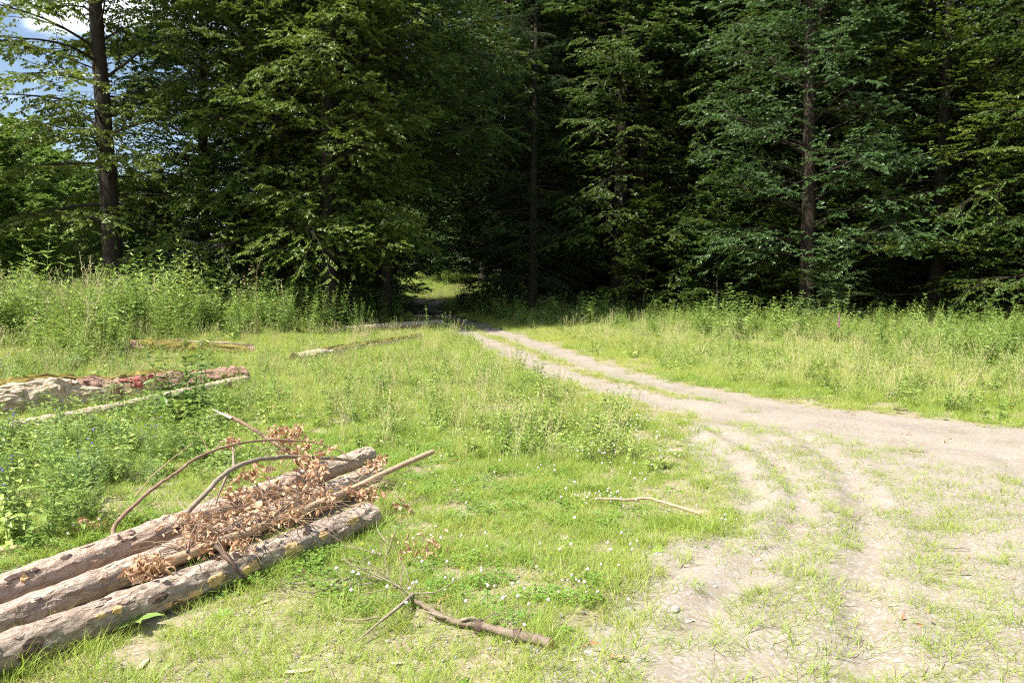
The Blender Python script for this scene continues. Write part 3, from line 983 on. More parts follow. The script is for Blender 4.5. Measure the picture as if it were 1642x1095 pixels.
SPRUCE = dict(h=20, r0=0.26, first=0.9, nprim=120, lmax=3.6, el=(-0.15, 0.35), droop=0.12, nsec=16, ntw=7, nlf=11, gap=0.08, leaf=(0.085, 0.024), shape=0.9, low=1.0, hang=0.35, njit=0.6, secdroop=0.25, vj=0.14)

# the trees along the edge, each where the photograph shows it
t1 = tree('beech_tree', 'tall dark straight trunk at the left with sky beside it and sparse leafy sprays', 'tree', spot(186, 30), 0.4, 1, 'trunk', 'beech_sunlit', seed=1, lean=(-0.75, 0), **dict(HIGH, vj=0.2, gap=0.2, lmax=5.6, nprim=74))
t2 = tree('beech_tree', 'big leafy beech whose drooping sprays hang to the right of the bare tall trunk', 'tree', spot(452, 33.5), 1.3, 1, 'trunk', 'beech_sunlit', seed=2, **dict(BEECH, nprim=118, lmax=7.8))
t3 = tree('beech_tree', 'beech with sunlit brown trunk foot above the left weed bank', 'tree', spot(528, 31), 2.0, 1, 'trunk', 'beech_sunlit', seed=3, **dict(BEECH, r0=0.27, first=2.4, nprim=105, lmax=6.2, low=0.42))
t4 = tree('oak_tree', 'forked oak trunk standing behind the weeds right of the track', 'tree', spot(1293, 35), 0.0, 1, 'trunk_oak', 'oak', seed=4, fork=(13.2, 2.0, 0.3), **dict(OAK, lean=(-0.1, 0), wob=0.2))
t5 = tree('beech_tree', 'broad beech with flat layered sunlit sprays low at the right edge of the wood', 'tree', spot(1500, 35.5), 0.9, 1, 'trunk', 'beech_sunlit', seed=5, **dict(BEECH, first=1.0, nprim=90, lmax=6.4, el=(0.05, 0.9), droop=0.04, vj=0.16, hang=0.1, secdroop=0.08, njit=0.45, gap=0.2))
t6 = tree('young_beech', 'small young beech with leaves down to the ground in shade left of the forked oak', 'tree', spot(1150, 38), 0.0, 0.8, 'trunk', 'beech', seed=6, **YOUNG)
t7 = tree('spruce_tree', 'dark drooping spruce deep in the wood right of the track', 'tree', spot(905, 62), 0.0, 1, 'darktrunk', 'needle', seed=7, **SPRUCE)
t9 = tree('beech_tree', 'high crowned beech arching its boughs over the track from the left', 'tree', spot(618, 38), 0.3, 1, 'trunk', 'beech', seed=19, **dict(BEECH, first=6.4, nprim=84, lmax=7.6, r0=0.3))
t8 = tree('elder_bush', 'pale blue-green elder bush in front of the beeches left of the track', 'bush', spot(640, 45), 0.0, 0.7, 'twig', 'elder', seed=8, **dict(YOUNG, h=7, lmax=2.7, leaf=(0.15, 0.08), njit=0.6))


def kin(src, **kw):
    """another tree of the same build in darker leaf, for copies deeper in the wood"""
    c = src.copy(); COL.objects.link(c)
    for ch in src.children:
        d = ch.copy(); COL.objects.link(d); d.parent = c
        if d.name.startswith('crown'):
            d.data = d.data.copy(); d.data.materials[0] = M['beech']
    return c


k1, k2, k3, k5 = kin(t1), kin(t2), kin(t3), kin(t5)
SPEC = {'beech': k2, 'high': k3, 'oak': t4, 'beech2': k5, 'young': t6, 'spruce': t7, 'elder': t8, 'tall': k1, 'arch': t9}
EDGE = [  # kind, photo column, distance, turn, scale, label
    ('high', 562, 36, 1.0, (0.6, 0.6, 0.95), 'thin dark trunk just right of the sunlit trunk foot'),
    ('beech', 330, 35, 2.6, 0.8, 'shaded beech filling the gap behind the bare tall trunk'),
    ('high', 545, 43, 0.4, (0.65, 0.65, 1.25), 'leafy beech leaning over the left side of the shaded track'),
    ('beech', 748, 90, 4.2, 1.1, 'distant beech closing the view at the bend of the track'),
    ('beech', 925, 54, 3.5, 1.05, 'dark beech low in leaf at the right side of the shaded track'),
    ('arch', 822, 51, 2.2, 1.1, 'dark slim trunk standing close to the right side of the shaded track'),
    ('arch', 630, 56, 4.0, 1.0, 'high crowned beech farther along the left side of the track'),
    ('arch', 775, 76, 1.0, 1.35, 'high crowned beech behind the bend of the track'),
    ('beech', 700, 104, 1.0, 1.4, 'tall beech closing the view far beyond the bend'),
    ('tall', 1022, 43, 2.2, 1.0, 'tall trunk rising in the dark wood right of the track'),
    ('high', 932, 46, 3.0, 0.9, 'slim trunk standing in the dark edge beyond the track'),
    ('oak', 1205, 42, 2.5, 1.05, 'leaning dark oak trunk left of the forked oak'),
    ('high', 1085, 48, 0.7, 1.0, 'dark trunk half hidden by the young beeches'),
    ('beech', 1395, 41, 5.0, 0.95, 'beech with dense shaded foliage between the forked oak and the layered beech'),
    ('beech2', 1660, 36, 2.3, 1.05, 'beech with bright leaves at the right border'),
    ('beech', 1790, 31, 1.1, 1.0, 'beech standing just beyond the right border'),
    ('oak', 1950, 28, 4.0, 1.0, 'oak standing well beyond the right border'),
    ('young', 1035, 40, 1.5, 0.75, 'small young beech with pale flat sprays by the tall trunk'),
    ('young', 1252, 36.5, 2.9, 0.62, 'low bushy beech at the foot of the forked oak'),
    ('young', 1385, 37, 4.4, 0.7, 'young beech with leaves to the ground right of the forked oak'),
    ('young', 1575, 33, 0.3, 0.55, 'low young beech under the layered beech'),
    ('elder', 1330, 33.5, 1.9, 0.5, 'blue-green bush right beside the forked oak trunk'),
    ('young', 800, 84, 1.2, 1.0, 'sunlit young beech by the far bend of the track'),
    ('young', 690, 79, 2.2, 1.15, 'sunlit pale young tree on the bank beyond the bend of the track'),
    ('elder', 728, 87, 0.8, 1.4, 'sunlit pale bush closing the far end of the track'),
    ('elder', 592, 39, 3.1, 0.5, 'small bush on the bank left of the shaded track'),
    ('young', 380, 33, 5.5, 0.55, 'low dark young beech behind the left weed bank'),
    ('young', 255, 34, 3.6, 0.6, 'low young beech right of the bare tall trunk'),
    ('beech2', 880, 63, 1.0, 1.0, 'beech deep in shade right of the far track'),
    ('beech2', 490, 52, 1.7, 1.0, 'deep shaded beech behind the sunlit trunk foot'),
    ('high', 560, 56, 0.2, (0.7, 0.7, 1.35), 'leafy beech arching over the far track from the left'),
    ('high', 880, 66, 5.1, (0.75, 0.75, 1.2), 'leafy beech arching over the far track from the right'),
    ('high', 552, 49, 3.0, (0.7, 0.7, 1.3), 'tall leafy beech closing the sky left of the far track'),
    ('high', 868, 57, 1.2, (0.75, 0.75, 1.2), 'tall leafy beech closing the sky over the far track'),
    ('oak', 985, 50, 3.3, 1.1, 'dark oak deep behind the tall trunk'),
    ('high', -200, 29, 0.6, 0.8, 'beech outside the left border reaching its boughs into the sky'),
]
fresh = [k1, k2, k3, k5]
for kind, px, y, rz, sc, lab in EDGE:
    src = SPEC[kind]
    if src in fresh:     # the first of each kind is moved, the others are copies
        fresh.remove(src); src.location = spot(px, y); src.rotation_euler = (0, 0, rz); src.scale = (sc,) * 3 if not hasattr(sc, '__len__') else sc
        src['label'] = lab
        continue
    copy_tree(src, spot(px, y), rz, sc, lab, tilt=(rnd.gauss(0, 0.015), rnd.gauss(0, 0.015)))
# sunny scrub far left under the sky
bush = tree('young_tree', 'bright green bushy young tree at the far left under the sky', 'tree', spot(5, 43), 0, 0.98, 'twig', 'bushleaf', seed=12, group='sunny young trees at the far left', **dict(YOUNG, h=9.5, lmax=3.6, nprim=78, low=0.9, first=0.3))
for px, y, rz, sc in [(-60, 45, 1, 1.05), (75, 50, 2, 0.95), (140, 60, 3, 0.95), (-140, 46, 4, 1.2), (215, 66, 5, 0.95), (50, 66, 0.5, 1.4), (285, 70, 1.5, 0.95), (120, 44, 2.5, 0.7), (30, 38, 3.7, 0.6), (-30, 37, 1.2, 0.7), (80, 38, 5.2, 0.55), (130, 52, 0.2, 0.85), (40, 58, 3.1, 1.15), (165, 48, 4.6, 0.65), (-100, 55, 2.0, 1.2), (100, 72, 1.0, 1.2), (240, 52, 2.9, 0.7)]:
    copy_tree(bush, spot(px, y), rz, sc, 'bright green bushy young tree at the far left under the sky', 'sunny young trees at the far left')

# trees deep in the wood
SH = 'dark tree standing deep in the shaded wood'
placed = []
tries = 0
while len(placed) < 64 and tries < 4000:
    tries += 1
    y = rnd.uniform(42, 82); px = rnd.uniform(400, 2000)
    x = (px - CX) / F_PX * y
    rd = float(poly_dist(np.array([x]), np.array([y]), ROAD)[0][0])
    if rd < 4.2 or float(forest_edge(np.array(x), np.array(y))) < 6 or any((x - a) ** 2 + (y - b) ** 2 < 3.2 ** 2 for a, b in placed):
        continue
    if (px < 620 and y < 46) or (-20 < x < 1 and 57 < y < 80):
        continue
    placed.append((x, y))
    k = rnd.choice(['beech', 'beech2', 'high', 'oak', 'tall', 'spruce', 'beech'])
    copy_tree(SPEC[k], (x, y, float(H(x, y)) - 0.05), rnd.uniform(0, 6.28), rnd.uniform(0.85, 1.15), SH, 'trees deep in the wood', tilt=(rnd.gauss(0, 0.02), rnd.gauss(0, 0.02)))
US = 'small shaded young tree among the trunks of the wood'
placed2 = []
while len(placed2) < 46:
    y = rnd.uniform(40, 75); px = rnd.uniform(430, 1900)
    x = (px - CX) / F_PX * y
    rd = float(poly_dist(np.array([x]), np.array([y]), ROAD)[0][0])
    if rd < 3.0 or float(forest_edge(np.array(x), np.array(y))) < 3 or (-12 < x < -1 and 57 < y < 80):
        continue
    placed2.append((x, y))
    copy_tree(SPEC[rnd.choice(['young', 'young', 'elder'])], (x, y, float(H(x, y)) - 0.05), rnd.uniform(0, 6.28), rnd.uniform(0.45, 0.85), US, 'small trees inside the wood')

# the wood beyond, one mass
src_m = []
for k in ('beech', 'oak', 'spruce'):
    ch = {c.name.split('.')[0]: c.data for c in SPEC[k].children}
    a, b = ch['trunk'], ch['crown']

    def co(me):
        v = np.zeros(len(me.vertices) * 3, np.float32); me.vertices.foreach_get('co', v); return v.reshape(-1, 3)

    def tri(me):
        l = np.zeros(len(me.loops), np.int32); me.loops.foreach_get('vertex_index', l); return l
    Va, Vb = co(a), co(b)
    la, lb = tri(a).reshape(-1, 4), tri(b).reshape(-1, 3)
    sel = np.random.RandomState(5).rand(len(lb) // 2) < 0.3
    nl_ = len(lb) // 2
    # leaves come as two triangles: rows i*? keep whole quads
    tri4 = np.concatenate([np.arange(len(Vb) // 4)[:, None] * 4 + np.array([[0, 1, 2, 3]])])
    tri4 = tri4[np.random.RandomState(6).rand(len(tri4)) < 0.3]
    ctr = Vb[tri4].mean(1, keepdims=True)
    Vq = (ctr + (Vb[tri4] - ctr) * 1.9).reshape(-1, 3)
    Fq = np.arange(len(Vq)).reshape(-1, 4)
    vv = np.concatenate([np.zeros(len(Va)), np.repeat(np.random.RandomState(8).rand(len(tri4)), 4)])
    mi = np.concatenate([np.zeros(len(la)), np.ones(len(Fq))]).astype(int)
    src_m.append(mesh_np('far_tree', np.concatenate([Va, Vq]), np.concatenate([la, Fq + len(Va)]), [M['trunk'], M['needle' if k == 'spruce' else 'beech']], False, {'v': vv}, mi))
Pw = []
while len(Pw) < 150:
    y = rnd.uniform(80, 150); x = rnd.uniform(-70, 130)
    if x / y * F_PX + CX < 560 and not (x / y * F_PX + CX < 150 and y > 125):
        continue
    if float(poly_dist(np.array([x]), np.array([y]), ROAD)[0][0]) < 4:
        continue
    Pw.append((x, y, float(H(x, y)) - 0.1))
for _ in range(40):      # the wood goes on to the right of the picture
    x = rnd.uniform(30, 75); y = rnd.uniform(15, 70)
    if x / y > 0.75:
        Pw.append((x, y, float(H(x, y)) - 0.1))
Pw = np.array(Pw)
scatter('far_wood', Pw, src_m, 0.85 + 0.35 * rs.rand(len(Pw)), rs.rand(len(Pw)), 'dense far wood closing the view behind the trees', 'wood', tilt=0.02)

# ------------------------------------------------------------------ grass, herbs, flowers


def cand(bands, xm=0.70, pad=1.2, xlim=None):
    out = []
    for y0, y1, dens in bands:
        w = 2 * (xm * y1 + pad); n = int(w * (y1 - y0) * dens)
        y = y0 + (y1 - y0) * rs.rand(n); x = (rs.rand(n) - 0.5) * w
        k = np.abs(x) < xm * y + pad
        out.append(np.stack([x[k], y[k]], -1))
    p = np.concatenate(out)
    return p[:, 0], p[:, 1]


def drop(x, y, off=0.0):
    return np.stack([x, y, H(x, y) + off], -1)


HERB_R = [tuple(gp(*q)[:2]) for q in [(835, 514), (1000, 532), (1180, 548), (1400, 582), (1560, 612), (1660, 640)]] + [(11.5, 10.5), (20, 9), (30, 30), (16, 36), (8, 38.5), (2.5, 44)]
HERB_L = [tuple(gp(*q)[:2]) for q in [(-250, 590), (0, 566), (220, 556), (400, 536), (560, 526), (640, 512)]] + [(-4.6, 36), (-9, 34), (-16, 32), (-30, 30)]
LOGZONE = [tuple(gp(*q)[:2]) for q in [(-120, 1090), (0, 1062), (600, 830), (620, 740), (580, 725), (300, 830), (0, 925), (-150, 960)]]


SIDE = poly_dist(np.array([8.0]), np.array([15.0]), ROAD)[1][0]


def tall_field(x, y):
    d, s, _ = poly_dist(x, y, ROAD)
    right = (s == SIDE)
    t = sstep(0.3, -0.5, poly_sdf(x, y, TALLMID) + 1.2 * (fbm(x * 0.9, y * 0.9, 3, 3) - 0.5))
    v = right * sstep(1.35, 2.4, d + 0.8 * (fbm(x * 0.8, y * 0.8, 5, 3) - 0.5))
    l = sstep(-1.5, -3.5, x) * sstep(9.5, 13, y)
    return np.clip(np.maximum(np.maximum(t, v), 0.8 * l), 0, 1)


BRANCH_LINE = [tuple(gp(*q)[:2]) for q in [(890, 1034), (765, 1001), (700, 975), (660, 951), (625, 925)]]
THINLOG = [tuple(gp(*q)[:2]) for q in [(-20, 720), (150, 690), (290, 655), (400, 632), (400, 600), (285, 622), (-20, 672)]]
MOSSLOG = [tuple(gp(*q)[:2]) for q in [(195, 592), (300, 592), (415, 580), (415, 562), (195, 572)]]
OLDLOG = [tuple(gp(*q)[:2]) for q in [(-120, 690), (60, 690), (200, 655), (390, 622), (395, 590), (-120, 620)]]


def clear_of_wood(x, y):
    u_ = fbm(x * 2.2, y * 2.2, 1, 2)
    return (poly_dist(x, y, BRANCH_LINE)[0] > 0.07) & ((poly_sdf(x, y, THINLOG) > 0.0) | (u_ > 0.47)) & ((poly_sdf(x, y, OLDLOG) > 0.0) | (u_ > 0.43)) & ((poly_sdf(x, y, MOSSLOG) > 0.0) | (u_ > 0.5))


def shade_of_wood(x, y):
    return sstep(-1, 4, forest_edge(x, y))


def dryness(x, y):
    d = sstep(0.35, 0.7, fbm(x * 0.7 + 3, y * 0.7, 4, 4)) * 0.55
    return d


# short grass everywhere that is not bare
x, y = cand([(1.8, 6, 135), (6, 10, 95), (10, 16, 52), (16, 26, 26), (26, 42, 10)])
b = bare_mask(x, y); tf = tall_field(x, y)
k = (rs.rand(len(x)) > 1.0 * np.clip(b, 0, 1) ** 0.35) & (poly_sdf(x, y, LOGZONE) > 0.0) & (rs.rand(len(x)) > 0.55 * shade_of_wood(x, y))
k &= rs.rand(len(x)) > 0.55 * sstep(0.5, 0.7, fbm(x * 1.1, y * 1.1, 2, 4)) * sstep(7, 4.5, y)
x, y = x[k], y[k]
sc = (0.55 + 0.55 * rs.rand(len(x))) * (1 + 0.035 * np.clip(y - 8, 0, 25))
scatter('short_grass', drop(x, y), lawn, sc, dryness(x, y) + 0.3 * rs.rand(len(x)), 'short meadow grass covering the clearing', 'grass')
# thin tufts on the bare places
x, y = cand([(1.8, 6, 190), (6, 10, 110), (10, 14, 40)])
b = bare_mask(x, y); rm = road_mask(x, y)
patch = fbm(x * 1.7, y * 1.7, 5, 4)
den = 1.1 * sstep(0.3, 0.52, patch) * sstep(5.5, 2.5, x) + 0.5 * sstep(0.48, 0.66, patch) + 0.2
rut = np.minimum.reduce([poly_dist(x, y, r_)[0] for r_ in RUTS])
k = (b > 0.15) & (rs.rand(len(x)) < den * (1 - 0.93 * rm) * (1 - 0.97 * np.exp(-(rut / 0.15) ** 4)) * (1 + 0.8 * np.exp(-((rut - 0.28) / 0.1) ** 2)))
x, y = x[k], y[k]
scatter('sparse_grass', drop(x, y), sparse, 0.5 + 0.75 * rs.rand(len(x)), 0.1 + 0.4 * rs.rand(len(x)), 'thin grass tufts on the worn ground', 'grass')
# high meadow grass
x, y = cand([(4, 8, 62), (8, 14, 44), (14, 24, 24), (24, 42, 9)])
tf = tall_field(x, y); b = bare_mask(x, y)
k = (rs.rand(len(x)) < tf) & (rs.rand(len(x)) > 1.2 * b) & (rs.rand(len(x)) > 0.8 * shade_of_wood(x, y)) & clear_of_wood(x, y)
k &= rs.rand(len(x)) < 0.3 + 0.8 * sstep(0.3, 0.55, fbm(x * 1.4, y * 1.4, 0, 4))
x, y = x[k], y[k]
sc = (0.38 + 0.55 * fbm(x * 1.1, y * 1.1, 3, 3)) * (0.55 + 0.55 * rs.rand(len(x))) * (1 + 0.012 * np.clip(y - 10, 0, 20)) * (0.6 + 0.4 * tall_field(x, y)) * (1 - 0.3 * sstep(20, 30, y) * (np.abs(x) < 6))
scatter('meadow_grass', drop(x, y), meadow, sc, 0.55 * dryness(x, y) + 0.35 * rs.rand(len(x)), 'high yellowish meadow grass', 'grass')
x, y = cand([(5, 9, 7), (9, 15, 5), (15, 26, 2.5), (26, 34, 1)])
tf = tall_field(x, y); b = bare_mask(x, y)
k = (rs.rand(len(x)) < tf * 0.8) & (b < 0.3)
x, y = x[k], y[k]
scatter('seed_stalks', drop(x, y), stalks, 0.6 + 0.45 * rs.rand(len(x)), rs.rand(len(x)), 'pale seed stalks standing over the meadow grass', 'grass')
# lush longer blades round the logs and in drifts
x, y = cand([(2.2, 6, 45), (6, 11, 26)])
b = bare_mask(x, y)
lz = poly_sdf(x, y, LOGZONE)
den = 0.45 * sstep(0.52, 0.68, fbm(x * 0.9 + 4, y * 0.9, 0, 3)) * (x < 1.5) + 0.8 * sstep(0.35, 0.05, lz)
k = (rs.rand(len(x)) < den * (1 - b)) & (lz > -0.02) & clear_of_wood(x, y)
x, y = x[k], y[k]
scatter('lush_grass', drop(x, y), lush, 0.35 + 0.42 * rs.rand(len(x)), 0.25 * rs.rand(len(x)), 'long fresh grass round the logs', 'grass')
# clover carpets and small leafy plants
x, y = cand([(2.2, 6, 110), (6, 10, 60), (10, 15, 22)])
b = bare_mask(x, y)
cl = sstep(0.47, 0.62, fbm(x * 0.8 + 31, y * 0.8 + 7, 1, 3))
c0 = gp(850, 950); c1 = gp(960, 815)
cl = np.maximum(cl, np.exp(-((x - c0.x) / 0.5) ** 2 - ((y - c0.y) / 0.55) ** 2))
cl = np.maximum(cl, np.exp(-((x - c1.x) / 0.45) ** 2 - ((y - c1.y) / 0.5) ** 2))
k = (rs.rand(len(x)) < cl * np.clip(1 - 2.2 * b, 0, 1)) & (poly_sdf(x, y, LOGZONE) > 0) & clear_of_wood(x, y)
x, y = x[k], y[k]
scatter('clover', drop(x, y), clover, 0.5 + 0.4 * rs.rand(len(x)), 0.6 * rs.rand(len(x)), 'clover leaves among the grass', 'clover')
x, y = cand([(2.2, 6, 16), (6, 10, 9), (10, 16, 4)])
b = bare_mask(x, y)
k = (rs.rand(len(x)) < 0.8 - 1.1 * b) & (road_mask(x, y) < 0.3) & (poly_sdf(x, y, LOGZONE) > 0)
x, y = x[k], y[k]
scatter('leafy_rosettes', drop(x, y), [rosette(300 + i, 8, 0.06 + 0.01 * i, 0.026) for i in range(4)], 0.4 + 0.45 * rs.rand(len(x)), rs.rand(len(x)), 'small plantain rosettes in the turf', 'ground cover')
# flowers
fx, fy = [], []
for (px, py, n, sx, sy) in [(850, 950, 40, 0.36, 0.34), (800, 930, 20, 0.5, 0.4), (960, 812, 26, 0.16, 0.1), (1010, 745, 34, 0.5, 0.5), (700, 1000, 10, 0.5, 0.3), (980, 690, 40, 0.6, 0.7), (880, 640, 30, 1.0, 1.0)]:
    c = gp(px, py); fx += list(rs.normal(c.x, sx, n)); fy += list(rs.normal(c.y, sy, n))
xx, yy = cand([(3, 9, 1.2), (9, 16, 0.8)])
fx = np.concatenate([fx, xx]); fy = np.concatenate([fy, yy])
k = bare_mask(fx, fy) < 0.5
fx, fy = fx[k], fy[k]
scatter('clover_flowers', drop(fx, fy), [flower_head(320 + i, M['white_petal'], 1 + i % 2, rad=0.0085) for i in range(3)], 0.7 + 0.6 * rs.rand(len(fx)), 0.5, 'white clover heads dotted over the turf', 'flowers')
x, y = cand([(3, 9, 1.6), (9, 18, 0.9)])
k = (bare_mask(x, y) < 0.4) & (fbm(x * 0.6, y * 0.6, 5, 2) > 0.48)
x, y = x[k], y[k]
scatter('yellow_flowers', drop(x, y), [flower_head(330 + i, M['yellow_petal'], 2, 0.14, 0.0055, 0.08) for i in range(3)], 0.7 + 0.7 * rs.rand(len(x)), 0.5, 'tiny yellow flowers in the meadow', 'flowers')
# the weedy meadow between the logs on the left
WEEDY = [tuple(gp(*q)[:2]) for q in [(-150, 920), (0, 905), (180, 850), (330, 790), (420, 720), (430, 650), (380, 600), (200, 575), (-150, 600)]]
x, y = cand([(4, 9, 14), (9, 18, 6)])
k = (poly_sdf(x, y, WEEDY) < 0.25 * rs.rand(len(x))) & (rs.rand(len(x)) < 0.25 + 0.75 * sstep(0.4, 0.6, fbm(x * 1.2, y * 1.2, 2, 3))) & clear_of_wood(x, y)
x, y = x[k], y[k]
scatter('vetch', drop(x, y), vetch, 0.4 + 0.55 * rs.rand(len(x)), rs.rand(len(x)), 'tangled vetch and low weeds by the logs', 'undergrowth', tilt=0.25)
k = rs.rand(len(x)) < 0.14
scatter('blue_flowers', drop(x[k], y[k]), [flower_head(340 + i, M['blue_petal'], 5, 0.34, 0.007, 0.03) for i in range(3)], 0.6 + 0.6 * rs.rand(k.sum()), 0.5, 'small blue vetch flowers by the logs', 'flowers')
x, y = cand([(5, 10, 12), (10, 20, 8), (20, 34, 3.5)])
ww = poly_sdf(x, y, WEEDY) < 0.3
tf = tall_field(x, y)
k = (ww & (rs.rand(len(x)) < 0.7)) | (~ww & (rs.rand(len(x)) < 0.6 * tf))
k &= (bare_mask(x, y) < 0.3) & (clear_of_wood(x, y) | (rs.rand(len(x)) < 0.25))
x, y = x[k], y[k]
scatter('low_weeds', drop(x, y), lowherb, 0.6 + 0.7 * rs.rand(len(x)), rs.rand(len(x)), 'low leafy weeds scattered through the meadow', 'undergrowth')
# weed banks below the trees
x, y = cand([(10, 20, 8), (20, 32, 5.5), (32, 46, 3)], xm=0.8)
sl = poly_sdf(x, y, HERB_L); sr = poly_sdf(x, y, HERB_R)
k = (np.minimum(sl, sr) < 0.5 * (rs.rand(len(x)) - 0.6)) & (rs.rand(len(x)) < 0.35 + 0.9 * sstep(0.3, 0.55, fbm(x * 0.5, y * 0.5, 3, 3)))
x, y, sl, sr = x[k], y[k], sl[k], sr[k]
edge = sstep(0.2, -3.0, np.minimum(sl, sr))
sc = (0.6 + 0.35 * rs.rand(len(x))) * (0.5 + 0.5 * edge) * np.where(sl < sr, 1.55, 0.9) * (0.55 + 0.9 * sstep(0.25, 0.75, fbm(x * 0.9, y * 0.9, 4, 3)))
tall = nettle + willow + lowherb
scatter('weed_bank', drop(x, y), tall, sc, np.clip(1.2 * fbm(x * 0.7 + 50, y * 0.7, 1, 3) - 0.25 + 0.3 * rs.rand(len(x)), 0, 1), 'thick bank of nettles and willowherb along the wood', 'undergrowth', tilt=0.16, idx=(np.clip((fbm(x * 0.55 + 9, y * 0.55 + 3, 5, 3) - 0.25) * 2.0 + 0.2 * (rs.rand(len(x)) - 0.5), 0, 0.999) * 12).astype(int))
x, y = cand([(13, 30, 2.2)], xm=0.8)
k = (poly_sdf(x, y, HERB_L) < 0.5) & (fbm(x * 0.45, y * 0.45, 1, 2) > 0.5) & (rs.rand(len(x)) < sstep(-9, -12, x) * 0.8 + 0.07)
x, y = x[k], y[k]
scatter('reed_grass', drop(x, y), stalks, 1.9 + 0.9 * rs.rand(len(x)), rs.rand(len(x)), 'tall pale panicle grass in the left weed bank', 'grass')
# growth along the shaded track and on the forest floor
x, y = cand([(33, 60, 3.0), (60, 95, 1.2)], xm=0.75)
rd = poly_dist(x, y, ROAD)[0]
k = (rd > 2.2) & (rs.rand(len(x)) < np.where(rd < 8, 0.9, 0.18)) & (road_mask(x, y) < 0.3)
x, y = x[k], y[k]
scatter('forest_herbs', drop(x, y), lowherb + nettle[:2], 1.0 + 0.8 * rs.rand(len(x)), 0.5 * rs.rand(len(x)), 'green herbs along the shaded forest track', 'undergrowth')
x, y = cand([(36, 60, 10), (60, 95, 14)], xm=0.3)
rd = poly_dist(x, y, ROAD)[0]
k = (rd < 9) & ((rd > 1.15) | ((y > 56) & (rs.rand(len(x)) > road_mask(x, y))))
x, y = x[k], y[k]
scatter('track_grass', drop(x, y), meadow, (0.6 + 0.7 * sstep(1.5, 4, poly_dist(x, y, ROAD)[0])) * (0.7 + 0.6 * rs.rand(len(x))), 0.25 * rs.rand(len(x)), 'grass on the banks of the far track', 'grass')
# pebbles and litter
peb = []
for i in range(5):
    r = np.random.RandomState(400 + i); V_, F_ = blob(4, 6, 1.0, r, 0.3, (1, 0.75, 0.55)); peb.append(mesh_np('pebble', V_, F_, [M['pebble']], False))
x, y = cand([(1.8, 6, 1300), (6, 10, 700), (10, 18, 160)])
b = np.maximum(road_mask(x, y), layby_mask(x, y) * 0.6) + 0.35 * bare_mask(x, y)
k = rs.rand(len(x)) < b * 0.8
x, y = x[k], y[k]
scatter('gravel', drop(x, y, 0.004), peb, 0.003 + 0.017 * rs.rand(len(x)) ** 3.6, 0.5, 'loose gravel on the track and turning area', 'gravel', tilt=0.3)


def litter_mesh(seed):
    r = np.random.RandomState(seed); n = 5
    P = r.normal(0, 0.05, (n, 3)) * [1, 1, 0] + [0, 0, 0.012]; a = r.rand(n) * 6.28
    D = np.stack([np.cos(a), np.sin(a), r.normal(0, 0.3, n)], -1)
    V, F, v = leaf_geo6(P, D, r.normal(0, 0.5, (n, 3)) + [0, 0, 1.0], 0.03 + 0.03 * r.rand(n), 0.018, r, 0.25, 0.2)
    return mats_mesh('litter', [(V, F, v, 0)], [M['litter']])


lit = [litter_mesh(420 + i) for i in range(4)]
x, y = cand([(2.5, 7, 8), (7, 12, 4)])
z0 = poly_sdf(x, y, LOGZONE)
den = 0.12 + 0.75 * sstep(0.9, 0.0, z0)
k = (rs.rand(len(x)) < den)
x, y = x[k], y[k]
scatter('leaf_litter', drop(x, y, 0.01), lit, 0.6 + 0.6 * rs.rand(len(x)), rs.rand(len(x)), 'dry brown leaf litter and bark crumbs on the ground', 'litter', tilt=0.3)

# ------------------------------------------------------------------ logs


def frame_of(p0, p1):
    X = (p1 - p0).normalized()
    Y = Vector((0, 0, 1)).cross(X).normalized()
    Z = X.cross(Y)
    m = Matrix((X, Y, Z)).transposed().to_4x4()
    return m


